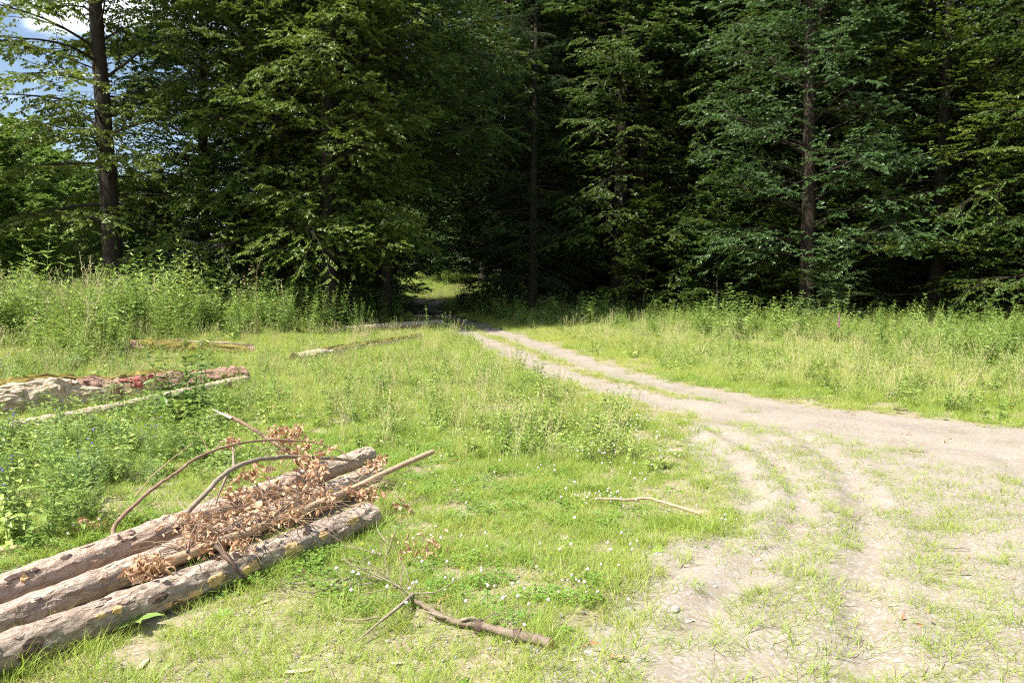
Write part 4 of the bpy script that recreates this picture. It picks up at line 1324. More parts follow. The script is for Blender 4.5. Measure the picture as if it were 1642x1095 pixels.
class Log:
    """a felled trunk lying along local x; angle 90 is its top, 180 its camera side"""

    def __init__(s, name, label, p0, p1, r0, r1, bark, seed, k=44, rough=0.018, bend=0.02, group=None, cut='cutwood', ends=True, lump=0.035):
        s.p0, s.p1 = p0, p1
        s.len = (p1 - p0).length
        s.m = frame_of(p0, p1)
        s.root = empty(name, (p0 + p1) / 2)
        s.root.rotation_euler = s.m.to_euler()
        s.root.location.z = (p0.z + p1.z) / 2
        tag(s.root, label, 'log', group)
        s.r0, s.r1, s.seed, s.rough, s.bend, s.lump, s.k = r0, r1, seed, rough, bend, lump, k
        s.bark = bark
        n = max(14, int(s.len / 0.03))
        x = np.linspace(0, s.len, n)
        a = np.arange(k) * 2 * math.pi / k
        A, Xg = np.meshgrid(a, x)
        V = s.surf(Xg, A)
        ix = np.arange(n * k).reshape(n, k)
        q = np.stack([ix[:-1], np.roll(ix[:-1], -1, 1), np.roll(ix[1:], -1, 1), ix[1:]], -1).reshape(-1, 4)
        obj('bark', mesh_np('bark', V.reshape(-1, 3), q, [M[bark]], True), s.root)
        if ends:
            for e, xe in ((0, 0.0), (-1, s.len)):
                rim = V[e]
                c = rim.mean(0)
                rings = [c + (rim - c) * f + np.array([(-0.004 if e == 0 else 0.004) + 0.012 * (np.random.RandomState(seed + i).rand() - 0.5) * (f < 1), 0, 0]) for i, f in enumerate((1.0, 0.7, 0.35))]
                rings[0] = rim
                EV = np.concatenate(rings + [c[None]])
                j = np.arange(3 * k).reshape(3, k)
                eq = np.stack([j[:-1], np.roll(j[:-1], -1, 1), np.roll(j[1:], -1, 1), j[1:]], -1).reshape(-1, 4)
                et = np.stack([j[2], np.roll(j[2], -1), np.full(k, 3 * k)], -1)
                if e == 0:
                    eq = eq[:, ::-1]; et = et[:, ::-1]
                obj('cut_end', mesh_np('cut_end', EV, [et, eq], [M[cut]], False), s.root)

    def flakes(s, n, mats, seed, size=(0.02, 0.06), lo=60, hi=215):
        r = np.random.RandomState(seed)
        for i in range(n):
            x = s.len * (0.02 + 0.96 * r.rand()); l = size[0] + (size[1] - size[0]) * r.rand() ** 1.5
            s.patch('bark_flake', mats[r.randint(len(mats))], x, lo + (hi - lo) * r.rand(), l, l * (0.3 + 0.35 * r.rand()), 0.002 + 0.004 * r.rand(), 0.75, seed * 100 + i, dome=0.0, rings=3, nn=9)

    def rad(s, x, a):
        t = x / s.len
        r = s.r0 + (s.r1 - s.r0) * t
        ca, sa = np.cos(a), np.sin(a)
        r = r * (1 + s.lump * (fbm(x * 2.2 + s.seed * 7.1, ca * 0.9 + 3, 0, 3) + fbm(x * 2.2 + s.seed * 3.3, sa * 0.9 + 8, 1, 3) - 1.0))
        r = r + s.rough * (fbm(x * 14 + s.seed, ca * 5 + sa * 2 + 20, 2, 3) + fbm(x * 10 + 5, sa * 6 + 30, 3, 3) - 1.0)
        return r

    def axis(s, x):
        t = x / s.len
        return np.stack([x - s.len / 2, s.bend * np.sin(3.0 * t + s.seed), 0.4 * s.bend * np.sin(4.0 * t + 1.7 * s.seed)], -1)

    def surf(s, x, a, lift=0.0):
        r = s.rad(x, a) + lift
        return s.axis(x) + np.stack([np.zeros_like(r), r * np.cos(a), r * np.sin(a)], -1)

    def along(s, px, py, z=None):
        """length along the log under a photo pixel"""
        p = gp(px, py, (s.p0.z + s.p1.z) / 2 + 0.05 if z is None else z)
        return float(np.clip((p - s.p0).dot((s.p1 - s.p0).normalized()), 0.02, s.len - 0.02))

    def patch(s, name, mat, x, deg, lx, la, lift=0.006, jag=0.25, seed=0, dome=0.003, rings=5, nn=26, wave=0.0):
        """a patch of other surface lying proud of the bark: lx half length, la half width, metres"""
        r = np.random.RandomState(seed + 900)
        th = np.arange(nn) * 2 * math.pi / nn
        out = 1 + jag * (np.convolve(np.tile(r.rand(nn), 3), [0.25, 0.5, 0.25], 'same')[nn:2 * nn] - 0.5) * 2
        rr = (s.r0 + (s.r1 - s.r0) * x / s.len)
        fr = [1.0, 0.97] + list(np.linspace(0.8, 0.15, rings - 2)) if rings > 2 else [1, 0.97]
        lf = [-0.008, lift] + [lift + dome * (1 - f * f) for f in fr[2:]]
        Vs = []
        for f, l in zip(fr, lf):
            xx = np.clip(x + lx * f * out * np.cos(th), 0.0, s.len)
            aa = math.radians(deg) + la / rr * f * out * np.sin(th)
            Vs.append(s.surf(xx, aa, l + wave * (fbm(xx * 12, aa * 6, 4, 3) - 0.5) * (f < 0.95)))
        c = s.surf(np.array([x]), np.array([math.radians(deg)]), lift + dome)
        V = np.concatenate(Vs + [c])
        m = len(fr); j = np.arange(m * nn).reshape(m, nn)
        q = np.stack([j[:-1], np.roll(j[:-1], -1, 1), np.roll(j[1:], -1, 1), j[1:]], -1).reshape(-1, 4)
        t = np.stack([j[-1], np.roll(j[-1], -1), np.full(nn, m * nn)], -1)
        return obj(name, mesh_np(name, V, [t, q], [M[mat]], False), s.root)


def gl(px, py, z):
    p = gp(px, py, z)
    return p


def ext(a, b, d):
    """the point d metres before a on the line b -> a"""
    return a + (a - b).normalized() * d


# the three logs lying side by side in the lower left
q0, q1 = gl(0, 948, 0.11), gl(590, 730, 0.11)
logA = Log('spruce_log', 'rear log of the three in front, its pinkish bark mostly bare of leaves', ext(q0, q1, 1.2), q1, 0.094, 0.086, 'logbark_pink', 3, bend=0.03)
q0, q1 = gl(0, 996, 0.085), gl(606, 759, 0.105)
logB = Log('spruce_log', 'middle log of the three in front, half buried under dead leaves', ext(q0, q1, 1.1), q1, 0.08, 0.08, 'logbark', 5, bend=0.02)
q0, q1 = gl(0, 1055, 0.085), gl(592, 824, 0.095)
logC = Log('spruce_log', 'nearest log with yellow cut knot scars and grey brown bark', ext(q0, q1, 1.0), q1, 0.092, 0.09, 'logbark_grey', 8, bend=0.02)
for (px, py, deg, lx, la, sd_) in [(200, 981, 150, 0.028, 0.022, 1), (172, 990, 150, 0.03, 0.016, 2), (347, 918, 175, 0.055, 0.05, 3), (318, 932, 195, 0.05, 0.03, 4), (395, 896, 176, 0.075, 0.04, 5),
                                   (450, 868, 165, 0.085, 0.045, 6), (510, 851, 160, 0.045, 0.032, 7), (558, 832, 150, 0.062, 0.03, 8), (300, 945, 200, 0.10, 0.022, 9), (470, 872, 200, 0.05, 0.03, 10)]:
    logC.patch('knot_scar', 'cutwood', logC.along(px, py), deg, lx * 0.95, la * 0.85, 0.008 if lx < 0.05 else 0.003, 0.42, sd_)
for (px, py, deg, lx, la, sd_) in [(62, 935, 120, 0.075, 0.022, 11), (88, 927, 128, 0.02, 0.018, 12), (118, 905, 118, 0.03, 0.016, 13), (205, 868, 118, 0.07, 0.04, 14)]:
    logA.patch('dark_scar', 'darkbark', logA.along(px, py), deg, lx, la, 0.003, 0.55, sd_, dome=0.0)
logA.patch('knot_scar', 'cutwood', logA.along(35, 929), 140, 0.02, 0.016, 0.014, 0.1, 15)
logA.patch('knot_scar', 'cutwood', logA.along(440, 780), 120, 0.022, 0.018, 0.014, 0.1, 16)
logA.patch('bare_or_lit_strip', 'palewood', logA.along(570, 745), 140, 0.32, 0.025, 0.004, 0.25, 17, dome=0.0)
logB.patch('bare_or_lit_strip', 'palewood', logB.along(585, 752), 128, 0.16, 0.03, 0.004, 0.3, 18, dome=0.0)
logC.patch('bare_or_lit_strip', 'palewood', logC.along(160, 975), 112, 0.14, 0.012, 0.001, 0.7, 19, dome=0.0)
logC.patch('bare_or_lit_strip', 'palewood', logC.along(262, 922), 118, 0.1, 0.012, 0.001, 0.7, 20, dome=0.0)
logB.patch('bare_or_lit_strip', 'palewood', logB.along(90, 955), 110, 0.12, 0.012, 0.001, 0.7, 21, dome=0.0)

logA.flakes(70, ['logbark', 'logbark_pink', 'logbark_grey'], 51)
logB.flakes(60, ['logbark', 'logbark_pink', 'logbark_grey'], 52)
logC.flakes(90, ['logbark', 'logbark_grey', 'logbark_grey', 'darkbark'], 53, size=(0.012, 0.055))
# old logs behind
a, b = gl(-10, 628, 0.33), gl(388, 598, 0.2)
old = Log('old_log', 'large rotting log at the left with red flaky bark and a bare cream end', ext(a, b, 0.9), b, 0.31, 0.19, 'redbark', 13, k=44, rough=0.07, bend=0.06, cut='oldwood', lump=0.3)
old.root.location.z -= 0.13
xl = old.along(0, 628)
old.patch('bare_wood', 'oldwood', xl + 0.25, 178, 1.05, 0.30, 0.02, 0.22, 31, dome=0.015, rings=12, nn=40, wave=0.05)
old.patch('moss', 'moss', xl + 0.1, 100, 1.0, 0.13, 0.012, 0.4, 32, dome=0.008, rings=7, nn=40, wave=0.03)
old.patch('moss', 'moss', old.along(190, 600), 85, 0.8, 0.11, 0.012, 0.4, 33, dome=0.008, rings=7, nn=40, wave=0.03)
old.patch('red_paint', 'redpaint', old.along(95, 592), 132, 0.22, 0.05, 0.028, 0.75, 34, dome=0.004, rings=6, wave=0.03)
old.patch('red_paint', 'redpaint', old.along(124, 596), 152, 0.10, 0.06, 0.028, 0.75, 35, dome=0.004, rings=6, wave=0.03)
old.patch('bare_wood', 'oldwood', old.along(240, 606), 185, 0.35, 0.08, 0.014, 0.4, 36, rings=6, wave=0.02)
a, b = gl(12, 684, 0.09), gl(398, 611, 0.09)
thin = Log('old_log', 'thin pale bare log lying in the weeds in front of the red barked log', a, b, 0.085, 0.075, 'oldwood', 17, k=18, rough=0.015, bend=0.06, cut='palewood', lump=0.1)
a, b = at(200, 18.0), at(405, 19.6)
a.z += 0.02; b.z += 0.04
mossy = Log('old_log', 'moss covered log at the foot of the left weed bank', a, b, 0.2, 0.16, 'redbark', 19, k=20, rough=0.05, bend=0.06, cut='darkbark', lump=0.25)
mossy.patch('moss', 'moss', mossy.len * 0.5, 125, mossy.len * 0.44, 0.26, 0.02, 0.25, 41, dome=0.01, rings=6, nn=44, wave=0.03)
mossy.patch('bare_or_lit_strip', 'palewood', mossy.len * 0.62, 92, 1.0, 0.05, 0.05, 0.35, 42, dome=0.0)  # sunlit top edge of the mossy log, put in as a pale strip
a, b = gl(470, 578, 0.06), gl(674, 541, 0.10)
m2 = Log('old_log', 'long half overgrown mossy log in the middle of the meadow', a, b, 0.15, 0.14, 'oldwood', 23, k=18, rough=0.035, bend=0.06, cut='darkbark', lump=0.22)
m2.patch('moss', 'moss', m2.len * 0.45, 100, m2.len * 0.3, 0.10, 0.012, 0.3, 43, dome=0.01, rings=6, nn=44, wave=0.02)
m2.patch('moss', 'moss', m2.len * 0.88, 110, 1.4, 0.1, 0.012, 0.3, 44, dome=0.01, rings=6, nn=44, wave=0.02)
a, b = gl(528, 530, 0.13), gl(709, 518, 0.14)
pale = Log('old_log', 'pale debarked log ending beside the track', a, b, 0.13, 0.12, 'oldwood', 29, k=18, rough=0.02, bend=0.05, lump=0.1)

old.flakes(80, ['redbark', 'redbark', 'oldwood'], 54, size=(0.04, 0.14), lo=60, hi=200)
# ------------------------------------------------------------------ branches


def stick(name, label, cat, pts, r0, r1, mat, n=40, k=9, knob=0.12, seed=1, end=None, power=1.0):
    """pts: (px, py, z) triples in the photo; the thing's empty stands at the first point"""
    W3 = spline([tuple(gp(x, y, z)) for x, y, z in pts], n)
    r = np.random.RandomState(seed)
    W3 = W3 + np.cumsum(r.normal(0, 0.0028, W3.shape), 0) * np.sin(np.linspace(0, math.pi, n))[:, None]
    u = np.linspace(0, 1, n)
    R = (r0 + (r1 - r0) * u ** power) * (1 + knob * np.convolve(r.normal(0, 1, n), [.25, .5, .25], 'same'))
    root = empty(name, tuple(W3[0]))
    tag(root, label, cat)
    V, F = tubes(W3 - W3[0], R, k, False)
    obj('stem', mesh_np('stem', V, F, [M[mat]], True), root)
    for e, mt in (end or {}).items():
        i = 0 if e == 'start' else n - 1
        rim = V.reshape(n, k, 3)[i]; c = rim.mean(0)
        ax = unit((W3[0] - W3[1]) if e == 'start' else (W3[-1] - W3[-2]))
        EV = np.concatenate([rim, c + (rim - c) * 0.6 + ax * 0.002, (c + ax * 0.003)[None]])
        j = np.arange(2 * k).reshape(2, k)
        q = np.stack([j[0], np.roll(j[0], -1), np.roll(j[1], -1), j[1]], -1); t = np.stack([j[1], np.roll(j[1], -1), np.full(k, 2 * k)], -1)
        obj('cut_end', mesh_np('cut_end', EV, [t, q], [M[mt]], False), root)
    return root, W3


def side_twigs(root, W3, spec, mat='twig', name='side_twig'):
    """spec: lists of photo points for the shoots of a branch, one mesh each"""
    o = W3[0]
    res = []
    for pts, r0 in spec:
        P = spline([tuple(gp(*p)) for p in pts], 14)
        V, F = tubes(P - o, r0 * (1 - 0.75 * np.linspace(0, 1, 14)), 5, False)
        obj(name, mesh_np(name, V, F, [M[mat]], True), root)
        res.append(P)
    return res


def random_twigs(P, n, ln, seed, up=0.2, spread=1.0):
    r = np.random.RandomState(seed); out = []
    for i in range(n):
        p = P[r.randint(len(P))]
        d = r.normal(0, 1, 3) * spread; d[2] = abs(d[2]) * 0.35 + up * r.rand(); d /= np.linalg.norm(d)
        L_ = ln * (0.4 + 0.9 * r.rand()); u = np.linspace(0, 1, 6)
        q = p + d * L_ * u[:, None] + np.cumsum(r.normal(0, 0.006, (6, 3)), 0) - np.array([0, 0, 0.25 * L_]) * (u ** 2)[:, None]
        out.append(q)
    return np.array(out)


def dead_leaf_mesh(seed):
    """a curled dry leaf, a bent grid with rolled edges"""
    r = np.random.RandomState(seed)
    nu, nv = 6, 5
    u = np.linspace(0, 1, nu); v = np.linspace(-1, 1, nv)
    U, Vv = np.meshgrid(u, v, indexing='ij')
    w = 0.36 * np.sin(np.pi * np.clip(U, 0.02, 1) ** 0.8) ** 0.8 + 0.01
    roll = 1.1 + 1.3 * r.rand(); bend_ = r.normal(0.5, 1.1)
    a = Vv * roll
    X = U.copy(); Y = w * np.sin(a) / roll * 1.1; Z = w * (1 - np.cos(a)) / roll
    tw = r.normal(0, 0.8) * U
    Y, Z = Y * np.cos(tw) - Z * np.sin(tw), Y * np.sin(tw) + Z * np.cos(tw)
    th = bend_ * U
    X2 = X * np.cos(th * 0.7); Z2 = Z + X * np.sin(th * 0.7)
    P = np.stack([X2, Y, Z2], -1) + r.normal(0, 0.02, (nu, nv, 3))
    ix = np.arange(nu * nv).reshape(nu, nv)
    q = np.stack([ix[:-1, :-1], ix[1:, :-1], ix[1:, 1:], ix[:-1, 1:]], -1).reshape(-1, 4)
    return P.reshape(-1, 3), q


DL = [dead_leaf_mesh(500 + i) for i in range(9)]
DLM = [mesh_np('dead_leaf', p, q, [M['deadleaf']], False, {'v': np.full(len(p), i / 8)}) for i, (p, q) in enumerate(DL)]


def dead_leaves(root, origin, centres, seed, n_solo, n_mass, size=0.07):
    """leaves hanging round given points: the larger ones as single parts, the rest joined"""
    r = np.random.RandomState(seed)
    C_ = np.asarray(centres)
    def pose():
        c = C_[r.randint(len(C_))]
        p = c[:3] + r.normal(0, 1, 3) * c[3] * np.array([1, 1, 0.55])
        p[2] = max(p[2], float(H(p[0], p[1])) + 0.015)
        e = Matrix.Rotation(r.rand() * 6.28, 3, 'Z') @ Matrix.Rotation(r.normal(0.75, 0.6), 3, 'Y') @ Matrix.Rotation(r.rand() * 6.28, 3, 'X')
        return p - origin, e
    for i in range(n_solo):
        p, e = pose()
        o = obj('dead_leaf', DLM[r.randint(len(DLM))], root)
        o.location = p; o.rotation_euler = e.to_euler(); o.scale = (size * (0.7 + 0.6 * r.rand()),) * 3
    Vs, Fs, vs = [], [], []; off = 0
    for i in range(n_mass):
        p, e = pose(); a, q = DL[r.randint(len(DL))]
        s = size * (0.45 + 0.6 * r.rand())
        Vs.append(a @ np.array(e).T * s + p); Fs.append(q + off); off += len(a); vs.append(np.full(len(a), r.rand()))
    if n_mass:
        obj('dead_leaves', mesh_np('dead_leaves', np.concatenate(Vs), np.concatenate(Fs), [M['deadleaf']], False, {'v': np.concatenate(vs)}), root, kind='stuff')


def cl(px, py, z, s):
    p = gp(px, py, z)
    return (p.x, p.y, p.z, s)


# the cut branch on the logs, full of dead leaves
root, P = stick('cut_branch', 'straight cut branch with dead leaves lying along the logs, its bare end sticking out', 'branch',
                [(262, 903, 0.21), (400, 850, 0.235), (500, 810, 0.25), (590, 768, 0.28), (694, 724, 0.36)], 0.030, 0.021, 'polebark', 50, 12, 0.05, 3, {'start': 'cutwood', 'end': 'polebark'})
o0 = P[0]
tw = [random_twigs(P[5:38], 80, 0.45, 11)]
extra = np.array([cl(300, 880, 0.24, 0)[:3], cl(340, 850, 0.25, 0)[:3], cl(380, 815, 0.27, 0)[:3], cl(430, 790, 0.27, 0)[:3], cl(480, 790, 0.26, 0)[:3]])
tw.append(random_twigs(extra, 80, 0.4, 12))
T_ = np.concatenate(tw)
V, F = tubes(T_ - o0, np.full((len(T_), 1), 0.0032) * (1 - 0.6 * np.linspace(0, 1, 6)), 4, False)
obj('fine_twigs', mesh_np('fine_twigs', V, F, [M['twig']], True), root, kind='stuff')
side_twigs(root, P, [([(330, 872, 0.24), (380, 835, 0.3), (440, 812, 0.33)], 0.008), ([(420, 842, 0.25), (470, 800, 0.31), (520, 765, 0.33)], 0.007),
                     ([(300, 885, 0.24), (310, 850, 0.3), (345, 800, 0.36)], 0.007), ([(390, 855, 0.25), (360, 835, 0.3), (300, 830, 0.32)], 0.006)])
dead_leaves(root, o0, [cl(228, 908, 0.24, 0.045), cl(235, 915, 0.22, 0.04), cl(245, 900, 0.24, 0.045), cl(320, 850, 0.27, 0.07), cl(345, 830, 0.27, 0.08), cl(300, 830, 0.26, 0.05), cl(365, 855, 0.25, 0.07),
                       cl(390, 820, 0.27, 0.08), cl(330, 870, 0.25, 0.06), cl(420, 835, 0.26, 0.07), cl(450, 815, 0.27, 0.08), cl(480, 790, 0.27, 0.08), cl(425, 795, 0.28, 0.07), cl(380, 870, 0.24, 0.06),
                       cl(520, 800, 0.26, 0.05), cl(560, 785, 0.26, 0.05), cl(595, 790, 0.24, 0.05), cl(470, 825, 0.26, 0.04)], 21, 120, 480, 0.06)
# the bent bare branches above them
root, P = stick('bent_branch', 'long brown bent branch arching over the rear log', 'branch',
                [(181, 862, 0.10), (186, 842, 0.16), (222, 805, 0.28), (268, 768, 0.40), (330, 728, 0.50), (400, 712, 0.50), (480, 708, 0.46), (540, 722, 0.38), (562, 738, 0.30)], 0.016, 0.005, 'twig', 60, 9, 0.07, 5, {'start': 'palewood'})
side_twigs(root, P, [([(335, 727, 0.50), (322, 700, 0.52), (300, 690, 0.55)], 0.004), ([(450, 708, 0.48), (500, 690, 0.5), (555, 668, 0.56), (562, 682, 0.55)], 0.004)])
dead_leaves(root, P[0], [cl(372, 705, 0.52, 0.03), cl(362, 712, 0.5, 0.03), cl(500, 712, 0.46, 0.04), cl(520, 722, 0.42, 0.04)], 22, 16, 40, 0.06)
root, P = stick('bent_branch', 'grey bent branch leaning on the logs with a stub at its middle', 'branch',
                [(284, 846, 0.22), (300, 822, 0.27), (335, 788, 0.36), (370, 755, 0.44), (420, 738, 0.44), (470, 733, 0.38), (530, 735, 0.31), (574, 738, 0.26)], 0.018, 0.015, 'greytwig', 60, 10, 0.07, 6, {'end': 'greytwig'})
side_twigs(root, P, [([(375, 752, 0.44), (374, 730, 0.47), (372, 708, 0.50)], 0.014), ([(365, 760, 0.42), (352, 790, 0.30), (345, 812, 0.2)], 0.012), ([(300, 822, 0.27), (285, 800, 0.3), (290, 785, 0.33)], 0.005)], 'greytwig', 'stub')
root, P = stick('broken_branch', 'broken branch with a pale splintered tip pointing up from the logs', 'branch',
                [(520, 778, 0.22), (480, 745, 0.31), (446, 714, 0.42), (400, 685, 0.55), (362, 665, 0.64)], 0.012, 0.016, 'twig', 40, 9, 0.07, 7)
sp = side_twigs(root, P, [([(372, 671, 0.62), (355, 663, 0.65), (341, 656, 0.67)], 0.013), ([(366, 668, 0.63), (352, 664, 0.65), (332, 669, 0.66)], 0.006)], 'palewood', 'splinter')
T_ = random_twigs(P[10:26], 34, 0.22, 14, up=0.7)
V, F = tubes(T_ - P[0], np.full((len(T_), 1), 0.0028) * (1 - 0.6 * np.linspace(0, 1, 6)), 4, False)
obj('fine_twigs', mesh_np('fine_twigs', V, F, [M['twig']], True), root, kind='stuff')
dead_leaves(root, P[0], [cl(450, 688, 0.48, 0.05), cl(468, 702, 0.44, 0.05), cl(435, 700, 0.47, 0.045), cl(490, 735, 0.36, 0.06), cl(470, 722, 0.40, 0.06), cl(510, 748, 0.32, 0.06), cl(500, 765, 0.28, 0.06), cl(478, 690, 0.5, 0.04),
                         cl(400, 760, 0.34, 0.05), cl(420, 755, 0.34, 0.05), cl(600, 745, 0.24, 0.045), cl(612, 735, 0.22, 0.03), cl(375, 790, 0.24, 0.05)], 23, 90, 330, 0.062)
stick('dry_stick', 'thin straw coloured stick standing in the grass behind the logs', 'stick', [(216, 797, 0.08), (240, 770, 0.2), (275, 738, 0.33), (309, 711, 0.45)], 0.006, 0.003, 'polebark', 24, 6, 0.1, 8)
stick('bark_strip', 'dark curved strip of bark hanging over the nearest log', 'bark', [(338, 868, 0.235), (352, 882, 0.235), (372, 905, 0.18), (396, 926, 0.09)], 0.016, 0.009, 'darkbark', 24, 6, 0.25, 9)
stick('bark_strip', 'reddish bark stick lying on the soil at the left border', 'bark', [(-12, 884, 0.03), (20, 879, 0.04), (58, 881, 0.03)], 0.02, 0.014, 'polebark', 20, 7, 0.25, 10)

# the branch lying in the foreground
root, P = stick('fallen_branch', 'long grey fallen branch in the foreground with a freshly cut round end', 'branch',
                [(884, 1031, 0.06), (830, 1017, 0.058), (772, 1001, 0.052), (738, 996, 0.035), (700, 975, 0.05), (660, 951, 0.05), (630, 928, 0.04), (618, 895, 0.04), (624, 872, 0.05), (634, 852, 0.07)],
                0.034, 0.007, 'fallenbark', 80, 12, 0.10, 12, {'start': 'cutwood'}, power=0.42)
sw = side_twigs(root, P, [([(662, 953, 0.05), (640, 972, 0.09), (605, 1000, 0.06), (572, 1028, 0.03)], 0.014), ([(607, 989, 0.03), (575, 994, 0.03), (540, 990, 0.03), (500, 981, 0.03)], 0.008),
                          ([(660, 951, 0.05), (700, 948, 0.1), (730, 930, 0.16), (758, 914, 0.22)], 0.005), ([(612, 890, 0.04), (580, 880, 0.05), (545, 873, 0.06)], 0.008),
                          ([(650, 945, 0.05), (600, 920, 0.09), (560, 905, 0.1)], 0.005), ([(735, 996, 0.03), (700, 985, 0.06), (668, 975, 0.06)], 0.009), ([(765, 1001, 0.06), (790, 985, 0.07), (812, 987, 0.05)], 0.004),
                          ([(740, 994, 0.06), (760, 990, 0.09), (770, 1000, 0.06)], 0.010), ([(623, 925, 0.05), (590, 935, 0.05), (545, 945, 0.04)], 0.006), ([(640, 940, 0.05), (560, 955, 0.03), (505, 949, 0.03)], 0.004),
                          ([(622, 872, 0.05), (606, 850, 0.1), (603, 832, 0.14)], 0.005), ([(560, 925, 0.05), (520, 945, 0.04), (470, 950, 0.03), (430, 925, 0.03)], 0.006),
                          ([(695, 1022, 0.02), (740, 1018, 0.03), (775, 1012, 0.03)], 0.004), ([(655, 935, 0.06), (652, 915, 0.1), (640, 895, 0.14)], 0.004)], 'greytwig')
for (px, py, s_) in [(826, 1016, 0.85), (764, 999, 0.8)]:
    p = gp(px, py, 0.06)
    r = np.random.RandomState(px); n = 14; a_ = np.linspace(0.2, 4.2, n)
    ring = np.stack([r.normal(0, 0.006, n), 0.042 * np.cos(a_), 0.042 * np.sin(a_)], -1) * s_
    Vb = np.concatenate([ring + [-0.014 + 0.01 * r.rand(), 0, 0], ring * [1, 1.15, 1.15] + np.stack([0.016 + 0.02 * r.rand(n), np.zeros(n), np.zeros(n)], -1)]) + np.array(p) - [0, 0, 0.015] - P[0]
    j = np.arange(n - 1); qb = np.stack([j, j + 1, j + 1 + n, j + n], -1)
    obj('loose_bark', mesh_np('loose_bark', Vb, qb, [M['darkbark']], False), root)
T_ = random_twigs(np.concatenate([P[40:], sw[3], sw[4], sw[8], sw[11]]), 54, 0.3, 15, up=0.1)
T_[..., 2] = np.maximum(T_[..., 2], H(T_[..., 0], T_[..., 1]) + 0.006)
V, F = tubes(T_ - P[0], np.full((len(T_), 1), 0.0026) * (1 - 0.6 * np.linspace(0, 1, 6)), 4, False)
obj('fine_twigs', mesh_np('fine_twigs', V, F, [M['greytwig']], True), root, kind='stuff')
dead_leaves(root, P[0], [cl(670, 875, 0.08, 0.07), cl(690, 865, 0.06, 0.06), cl(660, 890, 0.06, 0.07), cl(648, 815, 0.06, 0.04), cl(640, 806, 0.08, 0.03)], 24, 22, 40, 0.055)
stick('bare_stick', 'pale barkless stick lying where the grass meets the turning area', 'stick', [(957, 799, 0.03), (1000, 801, 0.05), (1040, 800, 0.06), (1085, 812, 0.05), (1124, 824, 0.02)], 0.009, 0.015, 'polebark', 36, 8, 0.09, 13, {'end': 'palewood'})
stick('thin_twig', 'thin dark twig lying on the gravel in the right half', 'twig', [(1438, 877, 0.02), (1475, 884, 0.02), (1510, 879, 0.03), (1555, 880, 0.02)], 0.005, 0.003, 'greytwig', 24, 6, 0.1, 14)
stick('thin_twig', 'forked thin twig on the dirt at the bottom middle', 'twig', [(1053, 1064, 0.02), (1080, 1046, 0.02), (1110, 1036, 0.03), (1140, 1020, 0.02)], 0.006, 0.003, 'greytwig', 24, 6, 0.1, 15)
stick('thin_twig', 'short dark stick in the bright verge across the track', 'twig', [(1434, 655, 0.05), (1445, 657, 0.06), (1456, 658, 0.04)], 0.012, 0.009, 'darkbark', 16, 6, 0.15, 16)

# ------------------------------------------------------------------ plants that stand out


def weed(name, label, cat, loc, seed, mat='herbsolo', group=None, scale=1.0, **kw):
    (sv, sf), (lv, lf, v) = herb_geo(seed, **kw)
    root = empty(name, loc, rnd.random() * 6.28, scale)
    tag(root, label, cat, group)
    obj('stem', mesh_np('stem', sv, sf, [M['stem']], True), root)
    obj('leaves', mesh_np('leaves', lv, lf, [M[mat]], False, {'v': v}), root)
    return root


# the tall nettle-like weed in front of the red barked log: each leaf its own part
(sv, sf), (lv, lf, v) = herb_geo(601, h=1.22, pairs=15, ln=0.17, wd=0.44, stems=7, spread=0.2, up=0.4)
p = gp(298, 682)
root = empty('tall_weed', p)
tag(root, 'tall dark green weed standing alone in front of the old logs', 'weed')
obj('stem', mesh_np('stem', sv, sf, [M['stem']], True), root)
L10 = lv.reshape(-1, 11, 3)
tri0 = np.array([[0, 2, 1], [0, 3, 2], [10, 7, 8], [10, 8, 9]]); qd0 = np.array([[a, a + 1, a + 4, a + 3] for a in (1, 2, 4, 5)])
for i, lvx in enumerate(L10):
    o = obj('leaf', mesh_np('leaf', lvx - lvx[0], [tri0, qd0], [M['nettle']], False, {'v': np.full(11, rnd.random())}), root)
    o.location = lvx[0]
# broad leaves beside the nearest log
root = empty('broad_leaf_plant', gp(212, 1012))
tag(root, 'plant with broad bright leaves beside the nearest log', 'plant')
r = np.random.RandomState(77)
for i, (az, up_, ln_) in enumerate([(0.3, 0.5, 0.15), (2.6, 0.35, 0.13), (4.4, 0.4, 0.11), (5.5, 0.7, 0.12), (1.5, 0.8, 0.1)]):
    V, F, v = leaf_geo6(np.array([[0, 0, 0.04]]), np.array([[math.cos(az), math.sin(az), up_]]), np.array([[0, 0, 1.0]]), ln_, ln_ * 0.5, r)
    obj('leaf', mesh_np('leaf', V, F, [M['herbsolo']], True, {'v': np.full(len(V), 0.7)}), root)
wd1 = weed('tall_weed', 'bright green bushy weed tallest on the left weed bank', 'weed', at(225, 21.5), 610, h=2.0, pairs=19, ln=0.2, wd=0.32, stems=12, spread=0.55, up=0.5)
wd2 = weed('tall_weed', 'bushy pale green weed tallest right of the track, left of the forked oak', 'weed', at(1178, 23.5), 611, h=1.62, pairs=17, ln=0.19, wd=0.34, stems=11, spread=0.45, up=0.5)
wd3 = weed('tall_weed', 'slim pale green weed at the foot of the forked oak', 'weed', at(1275, 24.5), 612, h=1.4, pairs=16, ln=0.18, wd=0.34, stems=6, spread=0.22, up=0.5)
for src, px, y, sc, lab in [(wd2, 1135, 24.5, 0.8, 'lower bushy weed just left of the tallest weed on the right'),
                            (wd1, 492, 27, 0.8, 'pale bushy weed below the sunlit trunk foot'), (wd2, 455, 26, 1.0, 'bushy weed on the bank left of the sunlit trunk foot'),
                            (wd1, 575, 27.5, 0.62, 'bushy weed at the end of the left bank beside the track')]:
    copy_tree(src, at(px, y), rnd.random() * 6, sc, lab)
GRP = 'bushy weeds along the right edge of the wood'
